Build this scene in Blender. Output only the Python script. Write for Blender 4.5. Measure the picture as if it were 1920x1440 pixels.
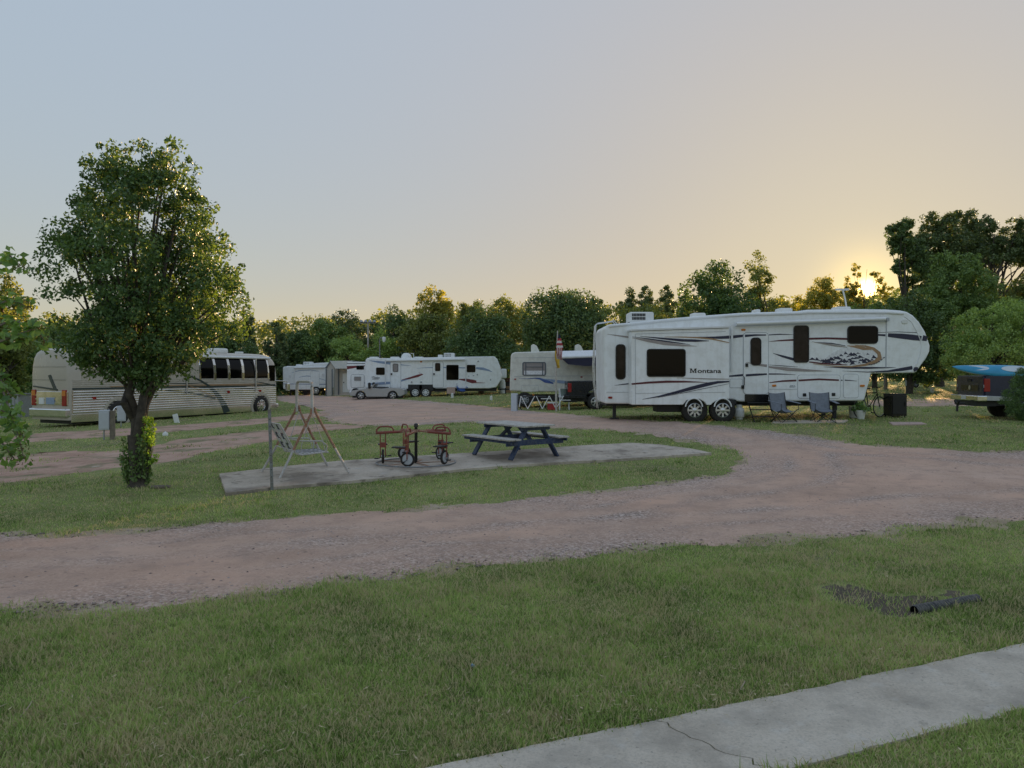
import bpy, bmesh, math, random
import numpy as np
from mathutils import Vector, Matrix
R = math.radians
rng = np.random.default_rng(7); random.seed(7)
for o in list(bpy.data.objects): bpy.data.objects.remove(o)
scene = bpy.context.scene
C = scene.collection

# ------------------------------------------------------------------ camera, sky, sun, exposure
F, CX, HY, CZ = 1442.0, 960.0, 698.0, 2.2          # focal length and horizon of the photograph (1920 px wide), eye height
cam = bpy.data.cameras.new('camera'); cam.sensor_width = 36.0; cam.lens = 36.0*F/1920
cam.shift_y = -(720-HY)/1920; cam.clip_end = 3000; cam.clip_start = 0.05
co = bpy.data.objects.new('camera', cam); co.location = (0, 0, CZ); co.rotation_euler = (R(90), 0, 0)
C.objects.link(co); scene.camera = co
SUN_AZ, SUN_EL = 24.76, 5.57
sun_dir = Vector((math.sin(R(SUN_AZ))*math.cos(R(SUN_EL)), math.cos(R(SUN_AZ))*math.cos(R(SUN_EL)), math.sin(R(SUN_EL))))
w = bpy.data.worlds.new('World'); scene.world = w; w.use_nodes = True
nt = w.node_tree; nt.nodes.clear()
def wn(t, **k):
    n = nt.nodes.new(t)
    for a, b in k.items(): setattr(n, a, b)
    return n
sky = wn('ShaderNodeTexSky', sky_type='NISHITA', sun_disc=False, sun_elevation=R(SUN_EL), sun_rotation=R(SUN_AZ),
         dust_density=1.2, air_density=1.0, ozone_density=1.5)
# soft shoulder, like the phone's tone curve: chroma of sky**0.44, brightness much compressed
gam = wn('ShaderNodeGamma'); gam.inputs['Gamma'].default_value = 0.44
bw = wn('ShaderNodeRGBToBW'); inv = wn('ShaderNodeMath', operation='POWER'); inv.inputs[1].default_value = -0.87
tint = wn('ShaderNodeMix', data_type='RGBA', blend_type='MULTIPLY'); tint.inputs['Factor'].default_value = 1
nt.links.new(sky.outputs[0], gam.inputs['Color']); nt.links.new(gam.outputs[0], bw.inputs[0]); nt.links.new(bw.outputs[0], inv.inputs[0])
tin2 = wn('ShaderNodeMix', data_type='RGBA', blend_type='MULTIPLY'); tin2.inputs['Factor'].default_value = 1; tin2.inputs['B'].default_value = (0.985, 0.99, 1.04, 1)
nt.links.new(gam.outputs[0], tin2.inputs['A']); nt.links.new(tin2.outputs['Result'], tint.inputs['A']); nt.links.new(inv.outputs[0], tint.inputs['B'])
# the sun's own glare in the evening air
geo = wn('ShaderNodeTexCoord'); dot = wn('ShaderNodeVectorMath', operation='DOT_PRODUCT'); dot.inputs[1].default_value = sun_dir
nrm = wn('ShaderNodeVectorMath', operation='NORMALIZE')
nt.links.new(geo.outputs['Generated'], nrm.inputs[0]); nt.links.new(nrm.outputs[0], dot.inputs[0])
mx = wn('ShaderNodeMath', operation='MAXIMUM'); mx.inputs[1].default_value = 0.0
nt.links.new(dot.outputs['Value'], mx.inputs[0])
def lobe(power, col):
    p = wn('ShaderNodeMath', operation='POWER'); p.inputs[1].default_value = power
    nt.links.new(mx.outputs[0], p.inputs[0])
    m = wn('ShaderNodeMix', data_type='RGBA', blend_type='MULTIPLY'); m.inputs['Factor'].default_value = 1
    m.inputs['B'].default_value = (*col, 1); nt.links.new(p.outputs[0], m.inputs['A']); return m
def add(a, b):
    m = wn('ShaderNodeMix', data_type='RGBA', blend_type='ADD'); m.inputs['Factor'].default_value = 1; m.clamp_result = False
    nt.links.new(a.outputs['Result'], m.inputs['A']); nt.links.new(b.outputs['Result'], m.inputs['B']); return m
# warm evening haze low in the sunward sky
sep = wn('ShaderNodeSeparateXYZ'); nt.links.new(nrm.outputs[0], sep.inputs[0])
om = wn('ShaderNodeMath', operation='SUBTRACT'); om.inputs[0].default_value = 1.0; om.use_clamp = True
ab = wn('ShaderNodeMath', operation='ABSOLUTE'); nt.links.new(sep.outputs['Z'], ab.inputs[0]); nt.links.new(ab.outputs[0], om.inputs[1])
hp = wn('ShaderNodeMath', operation='POWER'); hp.inputs[1].default_value = 13.0; nt.links.new(om.outputs[0], hp.inputs[0])
hd = wn('ShaderNodeMath', operation='MULTIPLY_ADD'); hd.inputs[1].default_value = 0.5; hd.inputs[2].default_value = 0.5; nt.links.new(dot.outputs['Value'], hd.inputs[0])
hd3 = wn('ShaderNodeMath', operation='POWER'); hd3.inputs[1].default_value = 3.0; nt.links.new(hd.outputs[0], hd3.inputs[0])
hm = wn('ShaderNodeMath', operation='MULTIPLY'); nt.links.new(hp.outputs[0], hm.inputs[0]); nt.links.new(hd3.outputs[0], hm.inputs[1])
hz = wn('ShaderNodeMix', data_type='RGBA', blend_type='MULTIPLY'); hz.inputs['Factor'].default_value = 1; hz.inputs['B'].default_value = (0.58, 0.33, 0.02, 1)
nt.links.new(hm.outputs[0], hz.inputs['A'])
full = add(add(add(add(tint, hz), lobe(40, (0.14, 0.16, 0.09))), lobe(1100, (1.1, 0.70, 0.08))), lobe(26000, (30, 18, 5)))
bg = wn('ShaderNodeBackground'); bg.inputs['Strength'].default_value = 0.15
wo = wn('ShaderNodeOutputWorld'); nt.links.new(full.outputs['Result'], bg.inputs['Color']); nt.links.new(bg.outputs[0], wo.inputs[0])
sl = bpy.data.lights.new('sun', 'SUN'); sl.energy = 4.2; sl.angle = R(0.6); sl.color = (1.0, 0.62, 0.28)
so = bpy.data.objects.new('sun', sl); so.rotation_euler = sun_dir.to_track_quat('Z', 'Y').to_euler(); so.location = (20, 40, 30); C.objects.link(so)
scene.view_settings.view_transform = 'Standard'; scene.view_settings.look = 'None'
scene.view_settings.gamma = 1; scene.view_settings.use_curve_mapping = False
scene.view_settings.exposure = 1.68
scene.cycles.max_bounces = 6; scene.cycles.transparent_max_bounces = 6; scene.cycles.diffuse_bounces = 3
scene.cycles.glossy_bounces = 3; scene.cycles.transmission_bounces = 3
scene.cycles.use_denoising = True; scene.cycles.sample_clamp_indirect = 4

# ------------------------------------------------------------------ terrain height, pixel -> place
_cp = []
def _c(px, py, d): _cp.append(((px-CX)/F*d, d, CZ-(py-HY)/F*d))
for x in (-8, -4, 0, 4, 8, 12):
    for y in (2, 5, 7.5): _cp.append((x, y, 0.0))
for a in ((0,1003,10.3),(258,915,14.0),(510,918,14.1),(960,866,17.0),(1330,853,18.0),(225,797,33.8),(490,772,43.0),(60,800,35),
          (615,742,62),(780,744,55),(1000,766,38),(1120,770,34),(1200,787,24),(1450,787,24),(1600,786,24.2),(1680,782,24.5),(1850,788,24.4),
          (1900,815,20.3),(1920,975,10.9),(1920,850,16.4),(1702,735,42),(1750,724,52),(1900,722,52),(0,760,60),(300,748,62),
          (1450,850,17.2),(700,800,26),(300,850,20.2),(0,880,17.5)): _c(*a)
_cp = np.array(_cp)
def _tps(r2): return np.where(r2 > 1e-9, 0.5*r2*np.log(np.maximum(r2, 1e-9)), 0.0)
_n = len(_cp); _S = 20.0
_p = _cp[:, :2]/_S
_A = np.zeros((_n+3, _n+3)); _A[:_n,:_n] = _tps(((_p[:,None]-_p[None])**2).sum(-1)) + np.eye(_n)*0.02
_A[:_n,_n:] = np.c_[np.ones(_n), _p]; _A[_n:,:_n] = _A[:_n,_n:].T
_w = np.linalg.solve(_A, np.r_[_cp[:,2], 0,0,0])
def gz(x, y):
    x = np.asarray(x, float); y = np.asarray(y, float); sh = x.shape
    q = np.c_[np.clip(x.ravel(), -30, 34), np.clip(y.ravel(), 1.5, 62)]/_S
    out = np.empty(len(q))
    for i in range(0, len(q), 60000):
        k = q[i:i+60000]
        out[i:i+60000] = _tps(((k[:,None]-_p[None])**2).sum(-1)) @ _w[:_n] + np.c_[np.ones(len(k)), k] @ _w[_n:]
    return out.reshape(sh)
def gz1(x, y): return float(gz(np.array([x]), np.array([y]))[0])
def P(px, py, d): return Vector(((px-CX)/F*d, d, CZ-(py-HY)/F*d))
def Gv(pts):                                        # pixels -> ground points, vectorised
    a = np.array(pts, float); kx = (a[:,0]-CX)/F; kz = -(a[:,1]-HY)/F
    D = np.geomspace(2.5, 140, 400)
    X = kx[:,None]*D; Y = np.broadcast_to(D, X.shape); f = CZ+kz[:,None]*D-gz(X, Y)
    below = f < 0; idx = np.where(below.any(1), below.argmax(1), len(D)-1); i0 = np.maximum(idx-1, 0); r = np.arange(len(a))
    f0, f1 = f[r,i0], f[r,idx]; t = np.clip(f0/np.where(abs(f0-f1) < 1e-9, 1, f0-f1), 0, 1)
    d = D[i0]+(D[idx]-D[i0])*t
    return np.c_[kx*d, d, gz(kx*d, d)]
def G(px, py): return Vector(Gv([(px, py)])[0])

# ------------------------------------------------------------------ materials
M = {}
def _pr(name):
    m = bpy.data.materials.new(name); m.use_nodes = True; t = m.node_tree; b = t.nodes['Principled BSDF']; return m, t, b
def _ramp(t, stops):
    r = t.nodes.new('ShaderNodeValToRGB'); e = r.color_ramp.elements
    while len(e) > 1: e.remove(e[-1])
    e[0].position = stops[0][0]; e[0].color = (*stops[0][1], 1)
    for p, c in stops[1:]:
        k = e.new(p); k.color = (*c, 1)
    return r
def _noise(t, scale, detail=4, rough=0.6, coord='Object', dist=0):
    tc = t.nodes.new('ShaderNodeTexCoord'); n = t.nodes.new('ShaderNodeTexNoise')
    n.inputs['Scale'].default_value = scale; n.inputs['Detail'].default_value = detail; n.inputs['Roughness'].default_value = rough; n.inputs['Distortion'].default_value = dist
    t.links.new(tc.outputs[coord], n.inputs['Vector']); return n
def _mixc(t, a, b, fac, mode='MIX'):
    m = t.nodes.new('ShaderNodeMix'); m.data_type = 'RGBA'; m.blend_type = mode
    for s, v in (('A', a), ('B', b), ('Factor', fac)):
        if isinstance(v, (int, float)): m.inputs[s].default_value = v
        elif isinstance(v, tuple): m.inputs[s].default_value = (*v, 1)
        else: t.links.new(v, m.inputs[s])
    return m.outputs['Result']
def _math(t, op, a, b=0.0):
    m = t.nodes.new('ShaderNodeMath'); m.operation = op
    for i, v in enumerate((a, b)):
        if isinstance(v, (int, float)): m.inputs[i].default_value = v
        else: t.links.new(v, m.inputs[i])
    return m.outputs[0]
def _bump(t, b, h, strength, dist=0.01):
    k = t.nodes.new('ShaderNodeBump'); k.inputs['Strength'].default_value = strength; k.inputs['Distance'].default_value = dist
    t.links.new(h, k.inputs['Height']); t.links.new(k.outputs[0], b.inputs['Normal'])
def mat(name, col, rough=0.55, metal=0.0, var=0.12, scale=5.0, dirt=None, dirt_amt=0.0, bump=0.0, bscale=60, spec=0.5, emit=None):
    m, t, b = _pr(name)
    n = _noise(t, scale); c1 = tuple(max(0, c*(1-var)) for c in col); c2 = tuple(min(1, c*(1+var)) for c in col)
    out = _ramp(t, [(0.3, c1), (0.7, c2)]); t.links.new(n.outputs['Fac'], out.inputs['Fac']); o = out.outputs[0]
    if dirt:
        n2 = _noise(t, scale*2.3, 6, 0.7); r2 = _ramp(t, [(0.5-dirt_amt*0.35, (0,0,0)), (0.62-dirt_amt*0.2, (1,1,1))])
        t.links.new(n2.outputs['Fac'], r2.inputs['Fac']); o = _mixc(t, o, dirt, _math(t, 'MULTIPLY', r2.outputs[0], min(1, dirt_amt+0.3)))
    t.links.new(o, b.inputs['Base Color'])
    rr = _math(t, 'MULTIPLY_ADD', n.outputs['Fac'], 0.2); rr.node.inputs[2].default_value = rough-0.1; t.links.new(rr, b.inputs['Roughness'])
    b.inputs['Metallic'].default_value = metal; b.inputs['Specular IOR Level'].default_value = spec
    if bump:
        nb = _noise(t, bscale, 5); _bump(t, b, nb.outputs['Fac'], bump)
    if emit: b.inputs['Emission Color'].default_value = (*emit[0], 1); b.inputs['Emission Strength'].default_value = emit[1]
    M[name] = m; return m
def leafmat(name, dark, light, trans=0.3, rough=0.5, tcol=None, scale=0.8):
    m, t, b = _pr(name); g = t.nodes.new('ShaderNodeNewGeometry'); n = _noise(t, scale, 3)
    f = _math(t, 'ADD', _math(t, 'MULTIPLY', g.outputs['Random Per Island'], 0.55), _math(t, 'MULTIPLY', n.outputs['Fac'], 0.5))
    r = _ramp(t, [(0.2, dark), (0.85, light)]); t.links.new(f, r.inputs['Fac']); t.links.new(r.outputs[0], b.inputs['Base Color'])
    b.inputs['Roughness'].default_value = rough; b.inputs['Specular IOR Level'].default_value = 0.35
    tr = t.nodes.new('ShaderNodeBsdfTranslucent'); mxs = t.nodes.new('ShaderNodeMixShader'); mxs.inputs[0].default_value = trans
    t.links.new(_mixc(t, r.outputs[0], tcol or (1.6, 1.5, 0.5), 1.0, 'MULTIPLY'), tr.inputs['Color'])
    out = t.nodes['Material Output']; t.links.new(b.outputs[0], mxs.inputs[1]); t.links.new(tr.outputs[0], mxs.inputs[2]); t.links.new(mxs.outputs[0], out.inputs[0])
    M[name] = m; return m
def ground_material(name, stops, scale, fine, bump, patch=None, rough=0.95):
    m, t, b = _pr(name)
    n1 = _noise(t, scale, 6, 0.65); n2 = _noise(t, fine, 4, 0.7)
    f = _math(t, 'ADD', _math(t, 'MULTIPLY', n1.outputs['Fac'], 0.6), _math(t, 'MULTIPLY', n2.outputs['Fac'], 0.4))
    r = _ramp(t, stops); t.links.new(f, r.inputs['Fac']); o = r.outputs[0]
    if patch:
        for col, psc, lo, hi, amt in patch:
            n3 = _noise(t, psc, 5, 0.6); r3 = _ramp(t, [(lo, (0,0,0)), (hi, (1,1,1))]); t.links.new(n3.outputs['Fac'], r3.inputs['Fac'])
            o = _mixc(t, o, col, _math(t, 'MULTIPLY', r3.outputs[0], amt))
    t.links.new(o, b.inputs['Base Color']); b.inputs['Roughness'].default_value = rough; b.inputs['Specular IOR Level'].default_value = 0.2
    if bump: _bump(t, b, f, bump, 0.03)
    M[name] = m; return m
ground_material('turf', [(0.3, (0.12,0.14,0.045)), (0.5, (0.20,0.23,0.075)), (0.7, (0.30,0.30,0.13))], 0.5, 9, 0.6,
                [((0.20,0.165,0.105), 0.35, 0.55, 0.68, 0.6), ((0.22,0.14,0.10), 1.3, 0.62, 0.72, 0.5)])
ground_material('gravel', [(0.3, (0.37,0.24,0.175)), (0.5, (0.54,0.365,0.28)), (0.72, (0.66,0.49,0.40))], 0.9, 34, 0.9,
                [((0.63,0.385,0.275), 0.45, 0.48, 0.66, 0.6), ((0.18,0.125,0.105), 11, 0.61, 0.70, 0.6), ((0.38,0.265,0.215), 2.6, 0.53, 0.66, 0.5)])
def grit_layer(m):
    # loose grey gravel thrown to the verges and between the wheel tracks
    t = m.node_tree; b = t.nodes['Principled BSDF']; base = b.inputs['Base Color'].links[0].from_socket
    at = t.nodes.new('ShaderNodeAttribute'); at.attribute_name = 'grit'; v = t.nodes.new('ShaderNodeTexVoronoi'); v.inputs['Scale'].default_value = 38
    tc = t.nodes.new('ShaderNodeTexCoord'); t.links.new(tc.outputs['Object'], v.inputs['Vector'])
    r = _ramp(t, [(0.0, (0.16,0.12,0.10)), (0.5, (0.37,0.28,0.24)), (1.0, (0.66,0.54,0.48))]); sp = t.nodes.new('ShaderNodeSeparateColor'); t.links.new(v.outputs['Color'], sp.inputs[0]); t.links.new(sp.outputs[0], r.inputs['Fac'])
    n = _noise(t, 7, 5, 0.7); f = _math(t, 'MULTIPLY', at.outputs['Fac'], _math(t, 'MULTIPLY', n.outputs['Fac'], 2.0)); f.node.use_clamp = True
    t.links.new(_mixc(t, base, r.outputs[0], f), b.inputs['Base Color'])
grit_layer(M['gravel'])
ground_material('dirt', [(0.3, (0.28,0.165,0.115)), (0.5, (0.47,0.30,0.23)), (0.7, (0.59,0.42,0.34))], 1.0, 14, 0.8,
                [((0.16,0.17,0.08), 0.9, 0.52, 0.62, 0.75), ((0.62,0.55,0.48), 3.0, 0.62, 0.72, 0.6), ((0.13,0.10,0.08), 2.5, 0.62, 0.7, 0.5)])
ground_material('concrete', [(0.3, (0.40,0.34,0.275)), (0.5, (0.57,0.50,0.415)), (0.7, (0.68,0.605,0.515))], 1.6, 60, 0.5,
                [((0.30,0.265,0.225), 1.9, 0.48, 0.66, 0.6), ((0.62,0.59,0.54), 4.5, 0.58, 0.70, 0.45), ((0.36,0.33,0.28), 55, 0.5, 0.62, 0.4), ((0.20,0.185,0.16), 30, 0.62, 0.70, 0.6), ((0.30,0.27,0.22), 8, 0.64, 0.72, 0.5)])
ground_material('slab', [(0.3, (0.33,0.27,0.215)), (0.5, (0.50,0.425,0.35)), (0.7, (0.66,0.58,0.50))], 1.4, 24, 0.4,
                [((0.20,0.165,0.135), 0.9, 0.46, 0.60, 0.75), ((0.13,0.11,0.09), 4.5, 0.58, 0.66, 0.6), ((0.50,0.48,0.45), 2.4, 0.6, 0.72, 0.5)])
ground_material('verge_mix', [(0.3, (0.24,0.18,0.12)), (0.5, (0.40,0.31,0.22)), (0.7, (0.52,0.42,0.33))], 2.0, 30, 0.8, [((0.24,0.24,0.09), 2.6, 0.55, 0.66, 0.45)])
mat('soil', (0.095,0.075,0.052), 0.95, var=0.4, scale=4, bump=0.8, bscale=20)

# ------------------------------------------------------------------ mesh builder
def link(name, me, parent=None):
    o = bpy.data.objects.new(name, me); C.objects.link(o)
    if parent is not None: o.parent = parent
    return o
class MB:
    def __init__(s): s.v = []; s.f = []
    def add(s, vs, fs):
        k = len(s.v); s.v += [tuple(p) for p in vs]; s.f += [tuple(i+k for i in f) for f in fs]; return s
    def box(s, x0, x1, y0, y1, z0, z1, rot=None, c=None):
        vs = [Vector((x, y, z)) for x in (x0, x1) for y in (y0, y1) for z in (z0, z1)]
        if rot is not None:
            cc = Vector(c) if c is not None else Vector(((x0+x1)/2, (y0+y1)/2, (z0+z1)/2)); vs = [cc+rot @ (p-cc) for p in vs]
        return s.add(vs, [(0,1,3,2), (4,6,7,5), (0,4,5,1), (2,3,7,6), (0,2,6,4), (1,5,7,3)])
    def beam(s, a, b, wd, ht, up=(0,0,1)):
        a = Vector(a); b = Vector(b); d = (b-a).normalized(); u = Vector(up); sd = d.cross(u)
        if sd.length < 1e-4: sd = d.cross(Vector((1,0,0)))
        sd.normalize(); u = sd.cross(d)
        vs = [p+sd*(i*wd/2)+u*(j*ht/2) for p in (a, b) for i in (-1, 1) for j in (-1, 1)]
        return s.add(vs, [(0,1,3,2), (4,6,7,5), (0,4,5,1), (2,3,7,6), (0,2,6,4), (1,5,7,3)])
    def tube(s, pts, r, n=8, caps=True):
        pts = [Vector(p) for p in pts]; rs = r if isinstance(r, (list, tuple, np.ndarray)) else [r]*len(pts); vs = []; ref = Vector((0.13, 0.31, 0.94))
        for i, p in enumerate(pts):
            d = (pts[min(i+1, len(pts)-1)]-pts[max(i-1, 0)]).normalized(); a = d.cross(ref)
            if a.length < 0.05: a = d.cross(Vector((1,0,0)))
            a.normalize(); b = d.cross(a)
            vs += [p+(a*math.cos(2*math.pi*k/n)+b*math.sin(2*math.pi*k/n))*rs[i] for k in range(n)]
        fs = [(i*n+k, i*n+(k+1) % n, (i+1)*n+(k+1) % n, (i+1)*n+k) for i in range(len(pts)-1) for k in range(n)]
        if caps: fs += [tuple(range(n))[::-1], tuple((len(pts)-1)*n+k for k in range(n))]
        return s.add(vs, fs)
    def cyl(s, a, b, r, r2=None, n=12): return s.tube([a, b], [r, r if r2 is None else r2], n)
    def prism(s, poly, y0, y1, plane='xz'):                 # poly in (u, z): extruded along y (or other axis)
        n = len(poly)
        mp = {'xz': lambda u, v, w: (u, w, v), 'xy': lambda u, v, w: (u, v, w), 'yz': lambda u, v, w: (w, u, v)}[plane]
        vs = [mp(u, v, y0) for u, v in poly]+[mp(u, v, y1) for u, v in poly]
        return s.add(vs, [tuple(range(n)), tuple(range(2*n-1, n-1, -1))]+[(i, i+n, (i+1) % n+n, (i+1) % n) for i in range(n)])
    def lathe(s, prof, c, axis='y', n=24):                  # prof: (radius, along)
        c = Vector(c); vs = []
        for r, a in prof:
            for k in range(n):
                x, y = r*math.cos(2*math.pi*k/n), r*math.sin(2*math.pi*k/n)
                vs.append(c+Vector({'y': (x, a, y), 'z': (x, y, a), 'x': (a, x, y)}[axis]))
        fs = [(i*n+k, (i+1)*n+k, (i+1)*n+(k+1) % n, i*n+(k+1) % n) for i in range(len(prof)-1) for k in range(n)]
        return s.add(vs, fs)
    def build(s, name, m, parent=None, smooth=False, bevel=0, seg=2):
        me = bpy.data.meshes.new(name); me.from_pydata(s.v, [], s.f); me.materials.append(M[m] if isinstance(m, str) else m)
        b = bmesh.new(); b.from_mesh(me); bmesh.ops.recalc_face_normals(b, faces=b.faces); b.to_mesh(me); b.free()
        o = link(name, me, parent)
        if smooth:
            me.polygons.foreach_set('use_smooth', [True]*len(me.polygons))
            try: me.set_sharp_from_angle(angle=R(40))
            except Exception: pass
        if bevel:
            k = o.modifiers.new('b', 'BEVEL'); k.width = bevel; k.segments = seg; k.limit_method = 'ANGLE'; k.angle_limit = R(35)
        return o
def npmesh(name, V, Fc, m, parent=None, k=3):                # fast mesh from arrays, all faces with k corners
    me = bpy.data.meshes.new(name); me.vertices.add(len(V)); me.vertices.foreach_set('co', np.asarray(V, np.float32).ravel())
    n = len(Fc); me.loops.add(n*k); me.loops.foreach_set('vertex_index', np.asarray(Fc, np.int32).ravel())
    me.polygons.add(n); me.polygons.foreach_set('loop_start', np.arange(0, n*k, k, dtype=np.int32))
    me.update(calc_edges=True); me.materials.append(M[m] if isinstance(m, str) else m)
    return link(name, me, parent)
_labels = {}
def tag(o, label=None, cat=None, group=None, kind=None):
    for k, v in (('label', label), ('category', cat), ('group', group), ('kind', kind)):
        if v: o[k] = v
    return o
def thing(name, label, cat, loc=(0,0,0), rotz=0.0, group=None):
    o = bpy.data.objects.new(name, None); o.empty_display_size = 0.2; C.objects.link(o)
    o.location = loc; o.rotation_euler = (0, 0, rotz); return tag(o, label, cat, group)
def copy_thing(o, parent=None):
    c = o.copy(); C.objects.link(c); c.parent = parent
    for ch in [x for x in C.objects if x.parent is o]: copy_thing(ch, c)
    return c
def roundrect(u0, z0, u1, z1, r, n=4):
    pts = []
    for cx, cz, a0 in ((u1-r, z1-r, 0), (u0+r, z1-r, 90), (u0+r, z0+r, 180), (u1-r, z0+r, 270)):
        pts += [(cx+r*math.cos(R(a0+90*k/n)), cz+r*math.sin(R(a0+90*k/n))) for k in range(n+1)]
    return pts
def ring(mb, outer, inner, y0, y1):                          # frame between two outlines of equal count
    n = len(outer)
    vs = [(u, y0, z) for u, z in outer]+[(u, y0, z) for u, z in inner]+[(u, y1, z) for u, z in outer]+[(u, y1, z) for u, z in inner]
    fs = []
    for i in range(n):
        j = (i+1) % n
        fs += [(i, j, n+j, n+i), (2*n+i, 3*n+i, 3*n+j, 2*n+j), (i, 2*n+i, 2*n+j, j), (n+i, n+j, 3*n+j, 3*n+i)]
    return mb.add(vs, fs)
# ------------------------------------------------------------------ ground, roads, slabs
def inside(poly, X, Y):
    r = np.zeros(X.shape, bool); n = len(poly)
    for i in range(n):
        x0, y0 = poly[i]; x1, y1 = poly[(i+1) % n]
        if y0 == y1: continue
        c = ((y0 > Y) != (y1 > Y)) & (X < (x1-x0)*(Y-y0)/(y1-y0)+x0); r ^= c
    return r
def sdf(poly, X, Y):                                          # signed distance, negative inside
    d2 = np.full(X.shape, 1e9)
    for i in range(len(poly)):
        x0, y0 = poly[i]; x1, y1 = poly[(i+1) % len(poly)]; dx, dy = x1-x0, y1-y0; L = dx*dx+dy*dy
        if L < 1e-9: continue
        t = np.clip(((X-x0)*dx+(Y-y0)*dy)/L, 0, 1); d2 = np.minimum(d2, (X-x0-t*dx)**2+(Y-y0-t*dy)**2)
    d = np.sqrt(d2); return np.where(inside(poly, X, Y), -d, d)
_ph = rng.uniform(0, 6.28, (40,)); _an = rng.uniform(0, 6.28, (40,))
def wob(X, Y, freq, k=0, n=7):                                # cheap smooth noise, about -1..1
    s = 0
    for i in range(n):
        a = _an[(i+k*5) % 40]; fr = freq*(1+0.37*i); s = s+np.sin(fr*(X*math.cos(a)+Y*math.sin(a))+_ph[(i*3+k) % 40]+1.3*np.sin(0.6*fr*(X*math.sin(a)-Y*math.cos(a))+k))
    return s/n*1.8
def gpoly(pix): return [tuple(p[:2]) for p in Gv(pix)]
def smoothpoly(p, it=2):
    for _ in range(it):
        q = []
        for i in range(len(p)):
            a = p[i]; b = p[(i+1) % len(p)]; q += [(a[0]*.75+b[0]*.25, a[1]*.75+b[1]*.25), (a[0]*.25+b[0]*.75, a[1]*.25+b[1]*.75)]
        p = q
    return p
near_pix = [(-500,1185),(-200,1160),(0,1145),(150,1140),(300,1125),(500,1118),(620,1095),(760,1085),(830,1065),(960,1055),(1090,1040),(1200,1032),(1280,1025),
            (1400,1015),(1500,1010),(1640,1000),(1780,985),(1920,975),(2300,950)]
back_pix = [(2300,838),(1920,846),(1840,848),(1720,840),(1600,832),(1520,820),(1420,806),(1300,795),(1180,787),(1100,782),(1000,770),(900,760),(800,752),(700,746),(560,741),
            (520,741),(515,750),(560,758),(620,772),(600,790),(720,800),(800,797),(860,790),(960,795),(1040,803),(1130,806),(1230,816),(1330,832),(1392,848),(1405,858),(1392,875),(1350,893),
            (1250,905),(1100,925),(960,940),(800,955),(640,965),(470,975),(300,993),(150,1000),(0,1003),(-200,1012),(-500,1020)]
road_poly = smoothpoly(gpoly(near_pix+back_pix), 2)
dirtA = smoothpoly(gpoly([(-150,835),(60,812),(200,806),(340,797),(480,786),(600,772),(640,776),(560,787),(480,796),(340,808),(200,820),(60,828),(-150,850)]), 2)
dirtB = smoothpoly(gpoly([(-200,860),(0,856),(110,846),(240,846),(320,826),(470,810),(600,793),(700,800),(640,806),(560,812),(470,836),(400,845),(330,868),(200,880),(120,895),(0,903),(-200,915)]), 2)
farlane = smoothpoly(gpoly([(1620,750),(1700,748),(1920,745),(2200,742),(2200,760),(1920,761),(1700,762),(1620,760)]), 1)
walk_a = gpoly([(700,1468),(820,1440),(1000,1398),(1280,1326),(1500,1285),(1640,1255),(1760,1226),(1920,1198),(2300,1128)])
_wd = np.array(walk_a[-1])-np.array(walk_a[1]); _wd /= np.hypot(*_wd); _wn = np.array([_wd[1], -_wd[0]])
walk_line = [tuple(np.array(walk_a[1])+_wd*t) for t in (-3, 9)]
WALK_W = 0.79
walk_poly = [walk_line[0], walk_line[1], tuple(np.array(walk_line[1])+_wn*WALK_W), tuple(np.array(walk_line[0])+_wn*WALK_W)]
pad_pix = [(411,893),(424,930),(520,918),(700,903),(870,884),(1000,874),(1130,867),(1270,858),(1333,853),(1300,846),(1235,837),(1180,834),(1080,840),(960,848),(800,858),(640,868),(520,880)]
pad_poly = gpoly(pad_pix)
bare_tree = smoothpoly(gpoly([(120,935),(200,915),(300,905),(400,898),(425,915),(410,935),(330,930),(240,945),(150,950)]), 2)

ditch = smoothpoly(gpoly([(1500,1092),(1580,1096),(1640,1108),(1710,1112),(1800,1104),(1850,1108),(1830,1124),(1760,1140),(1700,1158),(1630,1152),(1560,1132)]), 2)
def grid_axes():
    xs = np.unique(np.r_[np.arange(-14, 18, 0.4), np.arange(-46, 48, 1.5), np.array([-900,-500,-300,-180,-110,-75,-58,60,80,120,200,320,520,900])])
    ys = np.unique(np.r_[np.arange(1, 30, 0.4), np.arange(30, 80, 1.2), np.array([-700,-300,-120,-50,-20,-8,-3,90,105,130,170,230,330,500,800,1200])])
    return xs, ys
xs, ys = grid_axes(); GX, GY = np.meshgrid(xs, ys)
GZ = gz(GX, GY)
nx, ny = len(xs), len(ys); I = np.arange(nx*ny).reshape(ny, nx)
quads = np.stack([I[:-1,:-1], I[:-1,1:], I[1:,1:], I[1:,:-1]], -1).reshape(-1, 4)
ground = npmesh('ground', np.c_[GX.ravel(), GY.ravel(), GZ.ravel()], quads, 'turf', None, 4); tag(ground, kind='structure')
ground.data.polygons.foreach_set('use_smooth', [True]*len(ground.data.polygons))

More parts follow.
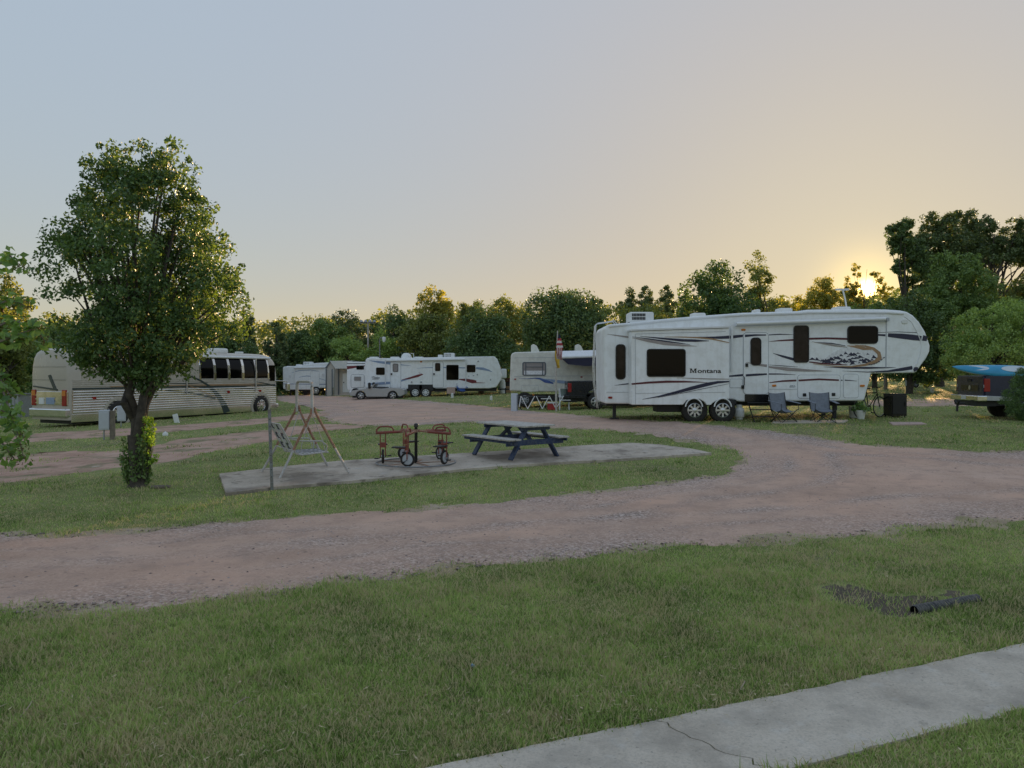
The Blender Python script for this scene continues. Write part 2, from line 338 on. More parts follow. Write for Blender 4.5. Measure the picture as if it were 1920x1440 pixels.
def drape(name, poly, cells, m, dz, edge=0.0, efreq=2.0, relief=0.0, label=None, grow=0.0):
    P_ = np.array(poly); Vs, Fs, k0 = [], [], 0
    for (y0, y1, cs) in cells:
        lo = max(y0, P_[:,1].min()-1); hi = min(y1, P_[:,1].max()+1)
        if hi <= lo: continue
        x0 = max(P_[:,0].min()-.5, -0.75*hi-2.5); x1 = min(P_[:,0].max()+.5, 0.75*hi+2.5)
        x = np.arange(math.floor(x0/cs)*cs, x1, cs); nrow = int(round((y1-y0)/cs)); y = y0+np.arange(nrow+1)*cs; y = y[(y >= lo-cs) & (y <= hi+cs)]
        X, Y = np.meshgrid(x, y)
        def S(X, Y): return sdf(poly, X, Y)-grow+edge*(wob(X, Y, efreq, 1)+0.5*wob(X, Y, efreq*4, 2))
        s = S(X, Y); e = cs*0.3
        near = np.abs(s) < cs*0.9
        gx = np.zeros_like(s); gy = np.zeros_like(s)
        gx[near] = (S(X[near]+e, Y[near])-s[near])/e; gy[near] = (S(X[near], Y[near]+e)-s[near])/e
        L = np.maximum(np.hypot(gx, gy), 0.3); border = (Y <= y0+1e-6) | (Y >= y1-1e-6)
        mv = near & ~border
        X2 = np.where(mv, X-s*gx/L**2, X); Y2 = np.where(mv, Y-s*gy/L**2, Y)
        ok = (s < cs*0.9*mv+1e-9)
        I = np.arange(X.size).reshape(X.shape); q = np.stack([I[:-1,:-1], I[:-1,1:], I[1:,1:], I[1:,:-1]], -1).reshape(-1, 4)
        kq = ok.ravel()[q].all(1); q = q[kq]
        used = np.unique(q); remap = np.full(X.size, -1); remap[used] = np.arange(len(used))
        tp = np.clip(-s.ravel()[used]/0.22, 0, 1); Z = gz(X2.ravel()[used], Y2.ravel()[used])+dz*tp-0.004*(1-tp)
        if relief:
            xx, yy = X2.ravel()[used], Y2.ravel()[used]; Z = Z+relief*np.clip(-s.ravel()[used]*2, 0, 1)*(0.6+0.4*wob(xx, yy, 3.0, 3)+0.35*wob(xx, yy, 9, 4))
        Vs.append(np.c_[X2.ravel()[used], Y2.ravel()[used], Z]); Fs.append(remap[q]+k0); k0 += len(used)
    o = npmesh(name, np.vstack(Vs), np.vstack(Fs), m, None, 4); tag(o, label, kind='structure')
    if m == 'gravel':
        V = np.vstack(Vs); x, y = V[:,0], V[:,1]; q = -sdf(poly, x, y); wv = wob(x, y, 0.7, 12)
        gr = np.clip(0.45+0.75*wob(x, y, 0.55, 15), 0, 1)*np.exp(-((q-0.25+0.2*wv)/0.55)**2)+0.8*np.exp(-((q-1.75+0.25*wv)/0.20)**2)*(0.6+0.4*wob(x, y, 1.5, 13))+0.5*np.exp(-((q-0.95+0.2*wv)/0.14)**2)*(0.5+0.5*wob(x, y, 1.1, 17))+0.25*np.clip(wob(x, y, 0.8, 14), 0, 1)
        at = o.data.attributes.new('grit', 'FLOAT', 'POINT'); at.data.foreach_set('value', np.clip(gr, 0, 1).astype(np.float32))
    o.data.polygons.foreach_set('use_smooth', [True]*len(o.data.polygons)); return o
drape('gravel_road', road_poly, [(6.0,12,0.05),(12,20,0.1),(20,32,0.2),(32,66,0.4)], 'gravel', 0.016, 0.20, 1.6, 0.008, 'reddish gravel road curving past the playground island')
drape('road_verge', road_poly, [(6.0,12,0.07),(12,20,0.14),(20,32,0.3)], 'verge_mix', 0.007, 0.26, 1.9, 0.0, 'dry straw and grit along the road edge', 0.16)
drape('dirt_track', dirtA, [(12,66,0.2)], 'dirt', 0.010, 0.15, 1.3, 0.0, 'thin bare dirt track in front of the motor coach')
drape('dirt_track', dirtB, [(12,66,0.2)], 'dirt', 0.008, 0.22, 1.1, 0.0, 'wide bare red dirt track behind the pear tree')
drape('gravel_lane', farlane, [(20,66,0.4)], 'gravel', 0.010, 0.1, 1.0, 0.0, 'far gravel lane beyond the fifth wheel nose')

drape('soil_patch', ditch, [(5,9,0.03)], 'soil', 0.004, 0.14, 3.5, 0.0, 'dark wet soil beside the drain pipe')

def slab(name, poly, top, m, label, skirt=0.12, jag=0.012, step=0.12):
    pts = []
    for i in range(len(poly)):
        a = np.array(poly[i]); b = np.array(poly[(i+1) % len(poly)]); n = max(1, int(np.hypot(*(b-a))/step))
        pts += [tuple(a+(b-a)*t/n+rng.normal(0, jag, 2)) for t in range(n)]
    X = np.array([p[0] for p in pts]); Y = np.array([p[1] for p in pts]); Z = gz(X, Y)
    b = bmesh.new(); vs = [b.verts.new((x, y, z+top)) for x, y, z in zip(X, Y, Z)]; f = b.faces.new(vs)
    lo = [b.verts.new((x, y, z+top-skirt)) for x, y, z in zip(X, Y, Z)]
    for i in range(len(vs)): j = (i+1) % len(vs); b.faces.new((vs[i], lo[i], lo[j], vs[j]))
    bmesh.ops.recalc_face_normals(b, faces=b.faces)
    bmesh.ops.triangulate(b, faces=[f])
    me = bpy.data.meshes.new(name); b.to_mesh(me); b.free(); me.materials.append(M[m]); o = link(name, me); return o
# playground slab: draped grid plus a vertical skirt
pad = slab('concrete_slab', pad_poly, 0.055, 'slab', '', 0.16, 0.006)
tag(pad, 'weathered concrete slab under the picnic table and carousel', kind='structure')
# front walk: two cast panels split by a crack
tt = 3.0+1.98
crack = []
for i in range(15):
    f = i/14; p = np.array(walk_line[0])+_wd*(4.42+0.30*f*0.9+0.02*math.sin(9*f)+rng.normal(0, 0.016))+_wn*(WALK_W*f); crack.append(p)
def walkpanel(left):
    a0 = np.array(walk_line[0]); a1 = np.array(walk_line[1]); n = []
    gap = _wd*0.006
    if left: top = [a0+_wd*t for t in np.arange(0, 4.3, 0.1)]; bot = [a0+_wn*WALK_W+_wd*t for t in np.arange(0, 4.6, 0.1)]
    else: top = [a0+_wd*t for t in np.arange(12, 4.5, -0.1)]; bot = [a0+_wn*WALK_W+_wd*t for t in np.arange(12, 4.8, -0.1)]
    j = lambda p: p+_wn*rng.normal(0, 0.007)
    return [tuple(j(p)) for p in top]+[tuple(p-gap if left else p+gap) for p in crack]+[tuple(j(p)) for p in bot[::-1]]
for lft, lab in ((True, 'grey concrete walk panel on the near side of the crack'), (False, 'grey concrete walk panel running away from the crack')):
    o = slab('sidewalk', walkpanel(lft), 0.014, 'concrete', lab, 0.1, 0.0, 0.05); tag(o, lab, kind='structure')

# gravel stones lying on the road (uncountable)
def scatter(n, y0, y1, xfun, test, power=1.0):
    Y = y0+(y1-y0)*rng.random(n)**power; X = (rng.random(n)*2-1)*(xfun*Y+1.2); k = test(X, Y); return X[k], Y[k]
def stones(name, X, Y, size, m, label, dz=0.012):
    n = len(X); base = np.array([(1,0,0),(0,1,0),(-1,0,0),(0,-1,0),(0,0,1),(0,0,-1)], float)
    fc = np.array([(0,1,4),(1,2,4),(2,3,4),(3,0,4),(1,0,5),(2,1,5),(3,2,5),(0,3,5)])
    s = size*(0.5+rng.random(n)**3*2.0); V = base[None]*(0.6+0.6*rng.random((n,6,1)))*s[:,None,None]*np.array([1.2,1.0,0.55])
    a = rng.random(n)*6.28; ca, sa = np.cos(a), np.sin(a); x, y = V[:,:,0].copy(), V[:,:,1].copy()
    V[:,:,0] = x*ca[:,None]-y*sa[:,None]; V[:,:,1] = x*sa[:,None]+y*ca[:,None]
    V += np.c_[X, Y, gz(X, Y)+dz+s*0.15][:,None]
    o = npmesh(name, V.reshape(-1,3), (fc[None]+(np.arange(n)*6)[:,None,None]).reshape(-1,3), m); tag(o, label, kind='stuff'); return o
leafmat('pebble', (0.12,0.085,0.075), (0.50,0.41,0.37), 0.0, 0.9, scale=2)
def onroad(X, Y):
    s = sdf(road_poly, X, Y); edge = np.exp(-(s+0.25)**2/0.35); strip = 0.10+0.55*edge*np.clip(0.4+wob(X, Y, 0.55, 15), 0, 1)+0.35*(wob(X, Y, 1.2, 6) > 0.5); return (s < 0.12) & (rng.random(X.shape) < strip)
X, Y = scatter(110000, 7.0, 20, 0.70, onroad, 1.5)
stones('gravel_stones', X, Y, 0.0105, 'pebble', 'loose pale and dark stones on the gravel road')
# ------------------------------------------------------------------ grass
def blade_material(name):
    m, t, b = _pr(name); g = t.nodes.new('ShaderNodeNewGeometry'); n = _noise(t, 2.2, 8, 0.78); n2 = _noise(t, 0.8, 8, 0.75)
    f = _math(t, 'ADD', _math(t, 'MULTIPLY', g.outputs['Random Per Island'], 0.45), _math(t, 'MULTIPLY', n.outputs['Fac'], 0.75))
    n3 = _noise(t, 0.5, 4, 0.6); f = _math(t, 'ADD', f, _math(t, 'MULTIPLY', _math(t, 'SUBTRACT', n3.outputs['Fac'], 0.5), 0.9))
    r = _ramp(t, [(0.30, (0.11,0.18,0.042)), (0.55, (0.37,0.51,0.14)), (0.85, (0.66,0.70,0.29))]); t.links.new(f, r.inputs['Fac'])
    d = _math(t, 'MULTIPLY', _math(t, 'GREATER_THAN', _math(t, 'ADD', n2.outputs['Fac'], _math(t, 'MULTIPLY', g.outputs['Random Per Island'], 0.40)), 0.72), 0.85)
    c = _mixc(t, r.outputs[0], (0.60,0.50,0.31), d)
    t.links.new(c, b.inputs['Base Color']); b.inputs['Roughness'].default_value = 0.6; b.inputs['Specular IOR Level'].default_value = 0.25
    tr = t.nodes.new('ShaderNodeBsdfTranslucent'); mx_ = t.nodes.new('ShaderNodeMixShader'); mx_.inputs[0].default_value = 0.45
    t.links.new(c, tr.inputs['Color']); out = t.nodes['Material Output']; t.links.new(b.outputs[0], mx_.inputs[1]); t.links.new(tr.outputs[0], mx_.inputs[2]); t.links.new(mx_.outputs[0], out.inputs[0])
    M[name] = m
blade_material('blade')
def blades(X, Y, h, wd, two):
    n = len(X); Z = gz(X, Y)+0.002; a = rng.random(n)*6.283; ln = h*(0.25+0.75*rng.random(n)); la = rng.random(n)*6.283
    px, py = np.cos(a)*wd/2, np.sin(a)*wd/2; lx, ly = np.cos(la)*ln, np.sin(la)*ln
    b = np.c_[X, Y, Z]
    if two:
        V = np.stack([b+np.c_[px,py,0*Z], b-np.c_[px,py,0*Z], b+np.c_[lx*.3-px*.8, ly*.3-py*.8, h*.6], b+np.c_[lx*.3+px*.8, ly*.3+py*.8, h*.6], b+np.c_[lx,ly,h*(0.75+.25*rng.random(n))]], 1)
        fc = np.array([(0,1,2),(0,2,3),(3,2,4)]); k = 5
    else:
        V = np.stack([b+np.c_[px,py,0*Z], b-np.c_[px,py,0*Z], b+np.c_[lx,ly,h]], 1); fc = np.array([(0,1,2)]); k = 3
    return V.reshape(-1,3), (fc[None]+(np.arange(n)*k)[:,None,None]).reshape(-1,3)
def nograss(X, Y):
    sr = sdf(road_poly, X, Y)+0.20*(wob(X, Y, 1.6, 1)+0.5*wob(X, Y, 6.4, 2)); fringe = rng.random(X.shape)
    bad = fringe > np.maximum(np.clip(0.60+sr/0.55, 0, 1)**1.6, 0.10*(Y > 22)*np.clip(wob(X, Y, 0.5, 18), 0, 1))
    tf_ = wob(X, Y, 1.0, 9) > 0.55
    for p in (dirtA, dirtB): bad |= (sdf(p, X, Y)+0.25*wob(X, Y, 1.2, 1) < 0.35*fringe) & ~(tf_ & (fringe > 0.5)) & (fringe < 0.97)
    bad |= (sdf(pad_poly, X, Y) < 0.03) | (sdf(walk_poly, X, Y) < 0.012-0.06*fringe**4)
    bad |= inside(bare_tree, X, Y) & (fringe < 0.25)
    if Y.min() < 9: bad |= (sdf(ditch, X, Y)+.14*wob(X, Y, 3.5, 1) < 0) & (fringe < 0.86)
    return bad
def grass_set(n, y0, y1, hmin, hmax, wd, two, power=1.0, xk=0.70, fade=None):
    Y = y0+(y1-y0)*rng.random(n)**power; X = (rng.random(n)*2-1)*(xk*Y+1.0)
    m_ = rng.random(n) < 0.55; nc = max(50, n//30); ci = rng.integers(0, nc, n); cY = y0+(y1-y0)*rng.random(nc)**power; cX = (rng.random(nc)*2-1)*(xk*cY+1.0); rad = 0.012+0.0035*cY
    th = 0.55+0.9*rng.random(nc)**1.5; hs_ = np.where(m_, th[ci], 0.75)
    X = np.where(m_, cX[ci]+rng.normal(0, 1, n)*rad[ci], X); Y = np.where(m_, cY[ci]+rng.normal(0, 1, n)*rad[ci], Y)
    k = ~nograss(X, Y)
    if fade: k &= rng.random(n) > (Y-fade[0])/(fade[1]-fade[0])
    k &= rng.random(n) < np.clip((Y-y0)/(0.25*(y1-y0))+(1.0 if y0 < 3.5 else 0.0), 0, 1)
    patch = 0.5+0.5*wob(X, Y, 1.1, 5); k &= rng.random(n) < 0.55+0.45*patch
    X, Y, patch, hs_ = X[k], Y[k], patch[k], hs_[k]; tuft = np.clip(wob(X, Y, 2.6, 8), 0, 1)+0.8*np.clip(wob(X, Y, 0.9, 11)-.3, 0, 1)
    h = (hmin+(hmax-hmin)*rng.random(len(X))**1.6)*(0.7+0.5*patch+0.6*tuft)*hs_
    return blades(X, Y, h, wd*(0.7+0.6*rng.random(len(X))), two)
sets = [grass_set(400000, 3.3, 9.5, 0.022, 0.070, 0.0070, True, fade=(5.0, 9.5)), grass_set(420000, 3.4, 13, 0.020, 0.060, 0.0100, False, fade=(9, 13)),
        grass_set(240000, 8, 24, 0.020, 0.055, 0.016, False, fade=(15, 24)), grass_set(130000, 14, 46, 0.025, 0.06, 0.035, False, fade=(30, 46)), grass_set(50000, 32, 72, 0.04, 0.08, 0.07, False)]
Vs, Fs, k0 = [], [], 0
for v, f in sets: Vs.append(v); Fs.append(f+k0); k0 += len(v)
grass = npmesh('grass', np.vstack(Vs), np.vstack(Fs), 'blade'); tag(grass, 'short mown grass with dry tan patches', kind='stuff')

# dry clippings and fallen leaf bits lying on the lawn
mat('straw', (0.46,0.38,0.24), 0.9, var=0.35, scale=30)
n = 9000; Y = 3.3+8.5*rng.random(n)**1.2; X = (rng.random(n)*2-1)*(0.7*Y+1.0); k = (sdf(walk_poly, X, Y) > -0.25*rng.random(n)**3) & (sdf(road_poly, X, Y) > -0.5*rng.random(n)) & (rng.random(n) < 0.35+0.65*np.clip(wob(X, Y, 0.9, 16)+.2, 0, 1)); X, Y = X[k], Y[k]; n = len(X)
a = rng.random(n)*6.283; L_ = 0.02+0.05*rng.random(n); wd_s = 0.002+0.006*rng.random(n)**3; Z = gz(X, Y)+0.016+0.03*rng.random(n); b = np.c_[X, Y, Z]; d = np.c_[np.cos(a)*L_, np.sin(a)*L_, rng.normal(0, .012, n)]; sd = np.c_[-np.sin(a)*wd_s, np.cos(a)*wd_s, 0*Z]
V = np.stack([b-d*.5, b+sd, b+d*.5, b-sd], 1).reshape(-1,3); tag(npmesh('grass_clippings', V, np.arange(n*4).reshape(-1,4), 'straw', None, 4), 'dry straw bits on the lawn', kind='stuff')
# ------------------------------------------------------------------ trees
mat('bark', (0.075,0.062,0.052), 0.9, var=0.45, scale=9, bump=0.9, bscale=26)
mat('pale_bark', (0.20,0.165,0.135), 0.9, var=0.4, scale=8, bump=0.8, bscale=22)
leafmat('leaf_pear', (0.035,0.081,0.035), (0.169,0.268,0.094), 0.28, 0.42)
leafmat('leaf_dark', (0.051,0.096,0.045), (0.179,0.265,0.099), 0.20)
leafmat('leaf_olive', (0.088,0.122,0.043), (0.289,0.336,0.107), 0.30)
leafmat('leaf_mid', (0.085,0.150,0.057), (0.276,0.395,0.140), 0.28)
leafmat('leaf_light', (0.145,0.242,0.080), (0.440,0.580,0.205), 0.32)
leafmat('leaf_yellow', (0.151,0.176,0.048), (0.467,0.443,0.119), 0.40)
leafmat('leaf_blue', (0.065,0.101,0.074), (0.196,0.274,0.184), 0.20)
leafmat('needle', (0.051,0.090,0.045), (0.188,0.245,0.094), 0.18)
leafmat('leaf_bright_green', (0.157,0.274,0.053), (0.519,0.740,0.132), 0.4)
leafmat('leaf_crape', (0.077,0.165,0.064), (0.287,0.438,0.147), 0.35, 0.38)
leafmat('seedpod', (0.075,0.055,0.025), (0.22,0.17,0.07), 0.2)
def leaves(Cn, sp, per, size, up=0.3, aspect=0.55, out_from=None, droop=0.0):
    """leaf-shaped folded quads round the clump centres Cn with spread sp"""
    n = len(Cn)*per; c = np.repeat(Cn, per, 0); s_ = np.repeat(np.broadcast_to(sp, (len(Cn),)), per)
    off = rng.normal(0, 1, (n,3)); off /= np.maximum(np.linalg.norm(off, axis=1, keepdims=True), 1e-6); off *= (rng.random((n,1))**0.45)
    p = c+off*s_[:,None]*np.array([1,1,0.85])
    nr = rng.normal(0, 1, (n,3))+np.array([0,0,up])+off*0.8; nr /= np.linalg.norm(nr, axis=1, keepdims=True)
    d = np.cross(nr, rng.normal(0, 1, (n,3))); d /= np.maximum(np.linalg.norm(d, axis=1, keepdims=True), 1e-6)
    if droop: d[:,2] -= droop; d /= np.linalg.norm(d, axis=1, keepdims=True)
    sd = np.cross(nr, d); L = size*(0.6+0.8*rng.random((n,1))); W = L*aspect
    fold = nr*W*0.25
    V = np.stack([p-d*L*.5, p+sd*W*.5+fold-d*L*0.05, p+d*L*.5, p-sd*W*.5+fold-d*L*0.05], 1)
    fc = np.array([(0,1,2),(0,2,3)]); return V.reshape(-1,3), (fc[None]+(np.arange(n)*4)[:,None,None]).reshape(-1,3)
def crown_centres(blobs, n, shell=0.55):
    """points inside a union of ellipsoids, biased to the outside"""
    vol = np.array([b[3]*b[4]*b[5] for b in blobs]); pick = rng.choice(len(blobs), n, p=vol**.65/(vol**.65).sum()); B = np.array(blobs)[pick]
    d = rng.normal(0, 1, (n,3)); d /= np.linalg.norm(d, axis=1, keepdims=True)
    r = 1-(1-shell*0.0)*rng.random((n,1))**1.0*(1-0.0); r = (rng.random((n,1))**(1/(3+3*shell)))
    return B[:,:3]+d*r*B[:,3:6]
def limbs(mb, base, top, targets, r0, n=6, bend=0.25, start=0.25):
    base = Vector(base); top = Vector(top)
    tr = [base.lerp(top, t)+Vector((random.uniform(-.03,.03), random.uniform(-.03,.03), 0))*(top-base).length*t for t in (0, .12, .3, .5, .75, 1)]
    mb.tube(tr, [r0*1.35, r0, r0*.85, r0*.65, r0*.38, r0*.12], n+2)
    for tg in targets:
        tg = Vector(tg); f = start+random.random()*(0.85-start); s = base.lerp(top, f); mid = s.lerp(tg, .5)+Vector((random.uniform(-1,1), random.uniform(-1,1), random.uniform(-.2,1)))*(tg-s).length*bend*.5
        r = r0*(1-f)*.55+.012; mb.tube([s, s.lerp(mid, .5)+(mid-s.lerp(tg,.5))*.3, mid, tg], [r, r*.85, r*.6, r*.2], n)
def tree(name, label, base, blobs, clumps, per, spread, size, leaf, r0, group=None, bark='bark', nl=14, start=0.25, up=0.3, aspect=0.55, trunk_top=None, cat='tree', shell=0.55, droop=0):
    base = Vector(base); t = thing(name, label, cat, base, 0, group)
    B = [tuple(np.array(b[:3])-np.array(base))+tuple(b[3:]) for b in blobs]
    cn = crown_centres(B, clumps, shell); cn = cn[cn[:,2] > 0.1]
    v, f = leaves(cn, spread*(0.6+0.8*rng.random(len(cn))), per, size, up, aspect, droop=droop)
    npmesh('crown', v, f, leaf, t)
    mb = MB(); tt_ = Vector(trunk_top)-base if trunk_top is not None else Vector((np.mean([b[0] for b in B]), np.mean([b[1] for b in B]), max(b[2]+b[5]*.6 for b in B)))
    limbs(mb, (0,0,-.1), tt_, [tuple(c) for c in cn[:nl]], r0, 6, start=start); mb.build('trunk', bark, t, smooth=True)
    return t
def simple_tree(label, cx, top, hw, d, leaf, name='broadleaf_tree', shape='round', bottom=None, lean=0, clumps=150, per=70, size=0.22, spread=None, group='trees along the back of the park'):
    s = d/F; X = (cx-CX)*s; zt = CZ-(top-HY)*s; rx = hw*s; zb = gz1(X, d); H = zt-zb
    b = []
    if shape == 'round':
        hb = (bottom if bottom is not None else 0.03)*H; rx *= 1.06; clumps = int(clumps*1.35)
        b.append((X, d, zb+hb+(H-hb)*.5, rx*.86, rx*.8, (H-hb)*.46))
        for k in range(6):
            a = k*1.047+random.random(); b.append((X+math.cos(a)*rx*.45, d+math.sin(a)*rx*.4, zb+hb+(H-hb)*(.3+.38*random.random()), rx*.5, rx*.5, (H-hb)*.27))
        b.append((X+lean*rx, d, zt-(H-hb)*.2, rx*.42, rx*.42, (H-hb)*.2))
    elif shape == 'cone':
        for k in range(6):
            f = k/5; b.append((X+random.uniform(-.1,.1)*rx, d, zb+H*(.16+.76*f), rx*(1-.78*f), rx*(1-.78*f), H*.13))
    elif shape == 'pine':                                     # bare trunk, flat layered plates of needles
        for k in range(9):
            f = k/8; a = random.random()*6.28; q = rx*(.45+.4*math.sin(math.pi*(f*.9+.1)))
            b.append((X+math.cos(a)*q*.65*(1-f*.6), d+math.sin(a)*q*.5, zb+H*(.52+.45*f), q*.6, q*.6, H*.055+.12))
    elif shape == 'ragged':
        for k in range(11):
            a = random.random()*6.28; f = random.random(); q = rx*(.85-.5*f)
            b.append((X+math.cos(a)*q, d+math.sin(a)*q, zb+H*(.3+.62*f), rx*.34, rx*.34, H*.11))
        b.append((X, d, zb+H*.5, rx*.55, rx*.5, H*.33)); b.append((X, d, zt-H*.06, rx*.18, rx*.18, H*.07))
    sp = spread or max(0.28, rx*.2)
    return tree(name, label, (X, d, zb), b, clumps, per, sp, size, leaf, 0.05+H*.02, group, nl=10, trunk_top=(X+lean*rx*.4, d, zb+H*.86))
# --- the pear tree beside the slab
tb = G(258, 912); s = tb.y/F
def pt(px, py, dy=0): return (tb.x+(px-258)*s, tb.y+dy, CZ-(py-HY)*s)
pb = []
for px, py, rx, rz, dy in ((270,470,140,150,0),(262,600,160,110,0),(300,340,60,60,0),(215,345,60,60,.2),(345,330,28,60,-.1),(155,610,60,80,.3),(160,440,62,90,.3),(390,560,75,90,-.2),
                           (360,450,70,90,.2),(420,520,48,60,0),(250,310,55,42,0),(330,640,95,48,-.4),(175,660,70,40,-.2),(270,690,90,42,0),(230,520,120,120,-.8),(300,520,110,120,.9),(190,390,70,80,0),(180,310,35,45,.1),(320,300,40,40,.2),(135,480,40,70,-.2),(440,580,36,60,.2)):
    c = pt(272+(px-272)*.90, py, dy); pb.append((c[0], c[1], c[2], rx*s*.88, rx*s*.80, rz*s))
pear = thing('pear_tree', 'full leafy pear tree with forked trunk left of the concrete slab', 'tree', tb)
B = [tuple(np.array(b[:3])-np.array(tb))+tuple(b[3:]) for b in pb]
cn = crown_centres(B, 800, .6)
tips = []
for px, py in ((163,350),(170,330),(200,295),(210,280),(235,275),(255,280),(290,278),(325,268),(340,270),(360,295),(368,320),(400,400),(430,440),(450,490),(470,530),(472,545),(465,590),(440,630),(385,370)):
    c = np.array(pt(272+(px-272)*.95, py+6, random.uniform(-.5,.5)))-np.array(tb); tips.append(c)
v, f = leaves(cn, .20*(0.7+0.7*rng.random(len(cn))), 62, .076, .2, .55, droop=.45)
v2, f2 = leaves(np.array(tips), .085, 18, .085, .2, .55, droop=.35)
npmesh('crown', np.vstack([v, v2]), np.vstack([f, f2+len(v)]), 'leaf_pear', pear)
mb = MB(); L = lambda px, py, dy=0: Vector(pt(px, py, dy))-tb
mb.tube([L(258,925), L(258,905), L(256,870), L(254,840), L(252,815)], [.22,.155,.13,.125,.12], 12)
for pts, r0 in (([(254,830),(247,790),(242,755),(232,715),(212,660),(190,590),(170,500)], .085), ([(254,830),(252,780),(250,740),(252,690),(255,600),(258,480),(262,360)], .10),
                ([(258,830),(268,785),(275,745),(284,690),(300,610),(320,500),(335,380)], .10), ([(260,830),(276,760),(285,720),(306,680),(360,620),(410,560)], .075),
                ([(252,815),(244,760),(228,720),(195,680),(155,640),(125,590)], .055)):
    n = len(pts); mb.tube([L(px, py, (i/n)*random.uniform(-.8,.8)) for i, (px, py) in enumerate(pts)], [r0*(1-.85*i/(n-1)) for i in range(n)], 9)
for c in cn[::9]:
    z0 = Vector((c[0]*.45, c[1]*.45, 1.2+(c[2]-1.2)*.6)); mb.tube([z0, z0.lerp(Vector(c), .5)+Vector((0,0,.05)), Vector(c)], [.028,.02,.006], 5)
mb.build('trunk', 'bark', pear, smooth=True)
# suckers round the foot of the trunk
sk = []; stems = MB()
for k in range(34):
    a = random.random()*6.28; h = random.uniform(.25,.95); r = random.uniform(.12,.30)*(1 if math.cos(a) < 0 else .85)
    p = Vector((math.cos(a)*.14, math.sin(a)*.14, 0)); q = Vector((math.cos(a)*r, math.sin(a)*r, h)); stems.tube([p, p.lerp(q,.5)+Vector((math.cos(a)*.05,math.sin(a)*.05,0)), q], [.008,.006,.003], 4)
    for f_ in np.linspace(.25, 1, 7): sk.append(np.array(p.lerp(q, f_)))
for k in range(14):                                           # shoots with brighter green leaves, right of the trunk
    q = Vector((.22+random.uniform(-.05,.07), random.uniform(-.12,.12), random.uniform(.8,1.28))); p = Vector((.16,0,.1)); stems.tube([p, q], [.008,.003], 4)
stems.build('sucker_stem', 'bark', pear)
v, f = leaves(np.array(sk), .075, 12, .065, .3, .6); npmesh('sucker_leaves', v, f, 'leaf_mid', pear)
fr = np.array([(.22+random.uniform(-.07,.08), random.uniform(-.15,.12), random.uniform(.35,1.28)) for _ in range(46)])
v, f = leaves(fr, .06, 12, .06, .3, .6); npmesh('bright_green_leaves', v, f, 'leaf_bright_green', pear)

# --- crape myrtle reaching in from the near left
cb = Vector((-4.3, 5.2, 0)); cr = thing('crape_myrtle', 'near shrub with glossy leaves and brown seed heads at the left edge', 'shrub', cb)
mb = MB(); lv, sd_ = [], []
def cpt(px, py, d): return P(px, py, d)-cb
for ends in (((-60,640,5.2),(20,600,5.1),(60,612,5.0),(85,640,5.0)), ((-80,700,5.2),(0,720,5.1),(30,800,5.0),(45,860,5.0)), ((-80,560,5.4),(-10,500,5.3),(20,480,5.2),(40,505,5.2)),
             ((-90,780,5.2),(-20,790,5.1),(10,840,5.0),(28,862,5.0)), ((-90,640,5.2),(-20,680,5.1),(5,720,5.1),(18,740,5.1)), ((-80,600,5.5),(-20,580,5.4),(20,560,5.4),(50,575,5.4)),
             ((-80,660,5.0),(0,640,4.9),(40,625,4.9),(75,612,4.9)), ((-90,740,5.0),(-10,760,4.9),(22,780,4.9),(40,815,4.9))):
    pts = [Vector((random.uniform(-.1,.1), random.uniform(-.1,.1), .05)), Vector((0, 0, 1.0))]+[cpt(*e) for e in ends]
    mb.tube(pts, [.03,.024,.014,.009,.006,.003], 5)
    for i in range(2, len(pts)-1):
        for f_ in np.linspace(0, 1, 6): lv.append(np.array(pts[i].lerp(pts[i+1], f_)))
    sd_.append(np.array(pts[-1])); sd_.append(np.array(pts[-1].lerp(pts[-2], .3)))
mb.build('stem', 'pale_bark', cr, smooth=True)
v, f = leaves(np.array(lv), .08, 5, .058, .5, .6); npmesh('foliage', v, f, 'leaf_crape', cr)
v, f = leaves(np.array(sd_), .055, 26, .013, .3, .8); tag(npmesh('seed_heads', v, f, 'seedpod', cr), kind='stuff')

# --- clipped juniper at the right edge
jb = G(1936, 820); js = jb.y/F
jx = [(jb.x-.02, jb.y, jb.z+.98, .68, .66, .55), (jb.x+.05, jb.y, jb.z+1.45, .48, .48, .42), (jb.x+.15, jb.y, jb.z+.62, .52, .5, .3)]
tree('juniper_shrub', 'dense rounded evergreen shrub beside the pickup at the right edge', jb, jx, 420, 60, .10, .042, 'leaf_pear', .06, None, nl=8, up=.6, aspect=.35, cat='shrub', shell=1.2)

# --- trees behind the park, each its own
T = simple_tree
D = 'leaf_dark'
T('tall pine crown far left above the bus tail', 2, 505, 58, 46, 'leaf_olive', 'oak_tree', 'round', clumps=170)
T('round dark tree behind the bus tail beside the crape myrtle', 100, 600, 70, 54, 'leaf_mid', 'oak_tree', clumps=150)
T('dark tree hidden behind the pear crown left of its trunk', 215, 610, 80, 60, D, 'oak_tree', clumps=120)
T('dark tree behind the bus roof under the pear crown', 330, 600, 90, 62, D, 'oak_tree', clumps=140)
T('dark green tree just right of the pear crown edge', 425, 610, 70, 60, D, 'oak_tree', clumps=140)
T('small pine whose tip rises above the bus windshield', 467, 592, 34, 66, 'needle', 'pine_tree', 'cone', clumps=90)
T('slim pointed pine standing over the bus front corner', 517, 588, 36, 68, 'needle', 'pine_tree', 'cone', clumps=100)
T('dark tree above the white far left trailer', 555, 607, 46, 72, D, 'oak_tree', clumps=120)
T('broad dark tree behind the tan shed gable', 607, 600, 52, 72, 'leaf_mid', 'oak_tree', clumps=150)
T('domed tree top behind the tall light pole', 650, 580, 52, 76, 'needle', 'pine_tree', 'round', clumps=130)
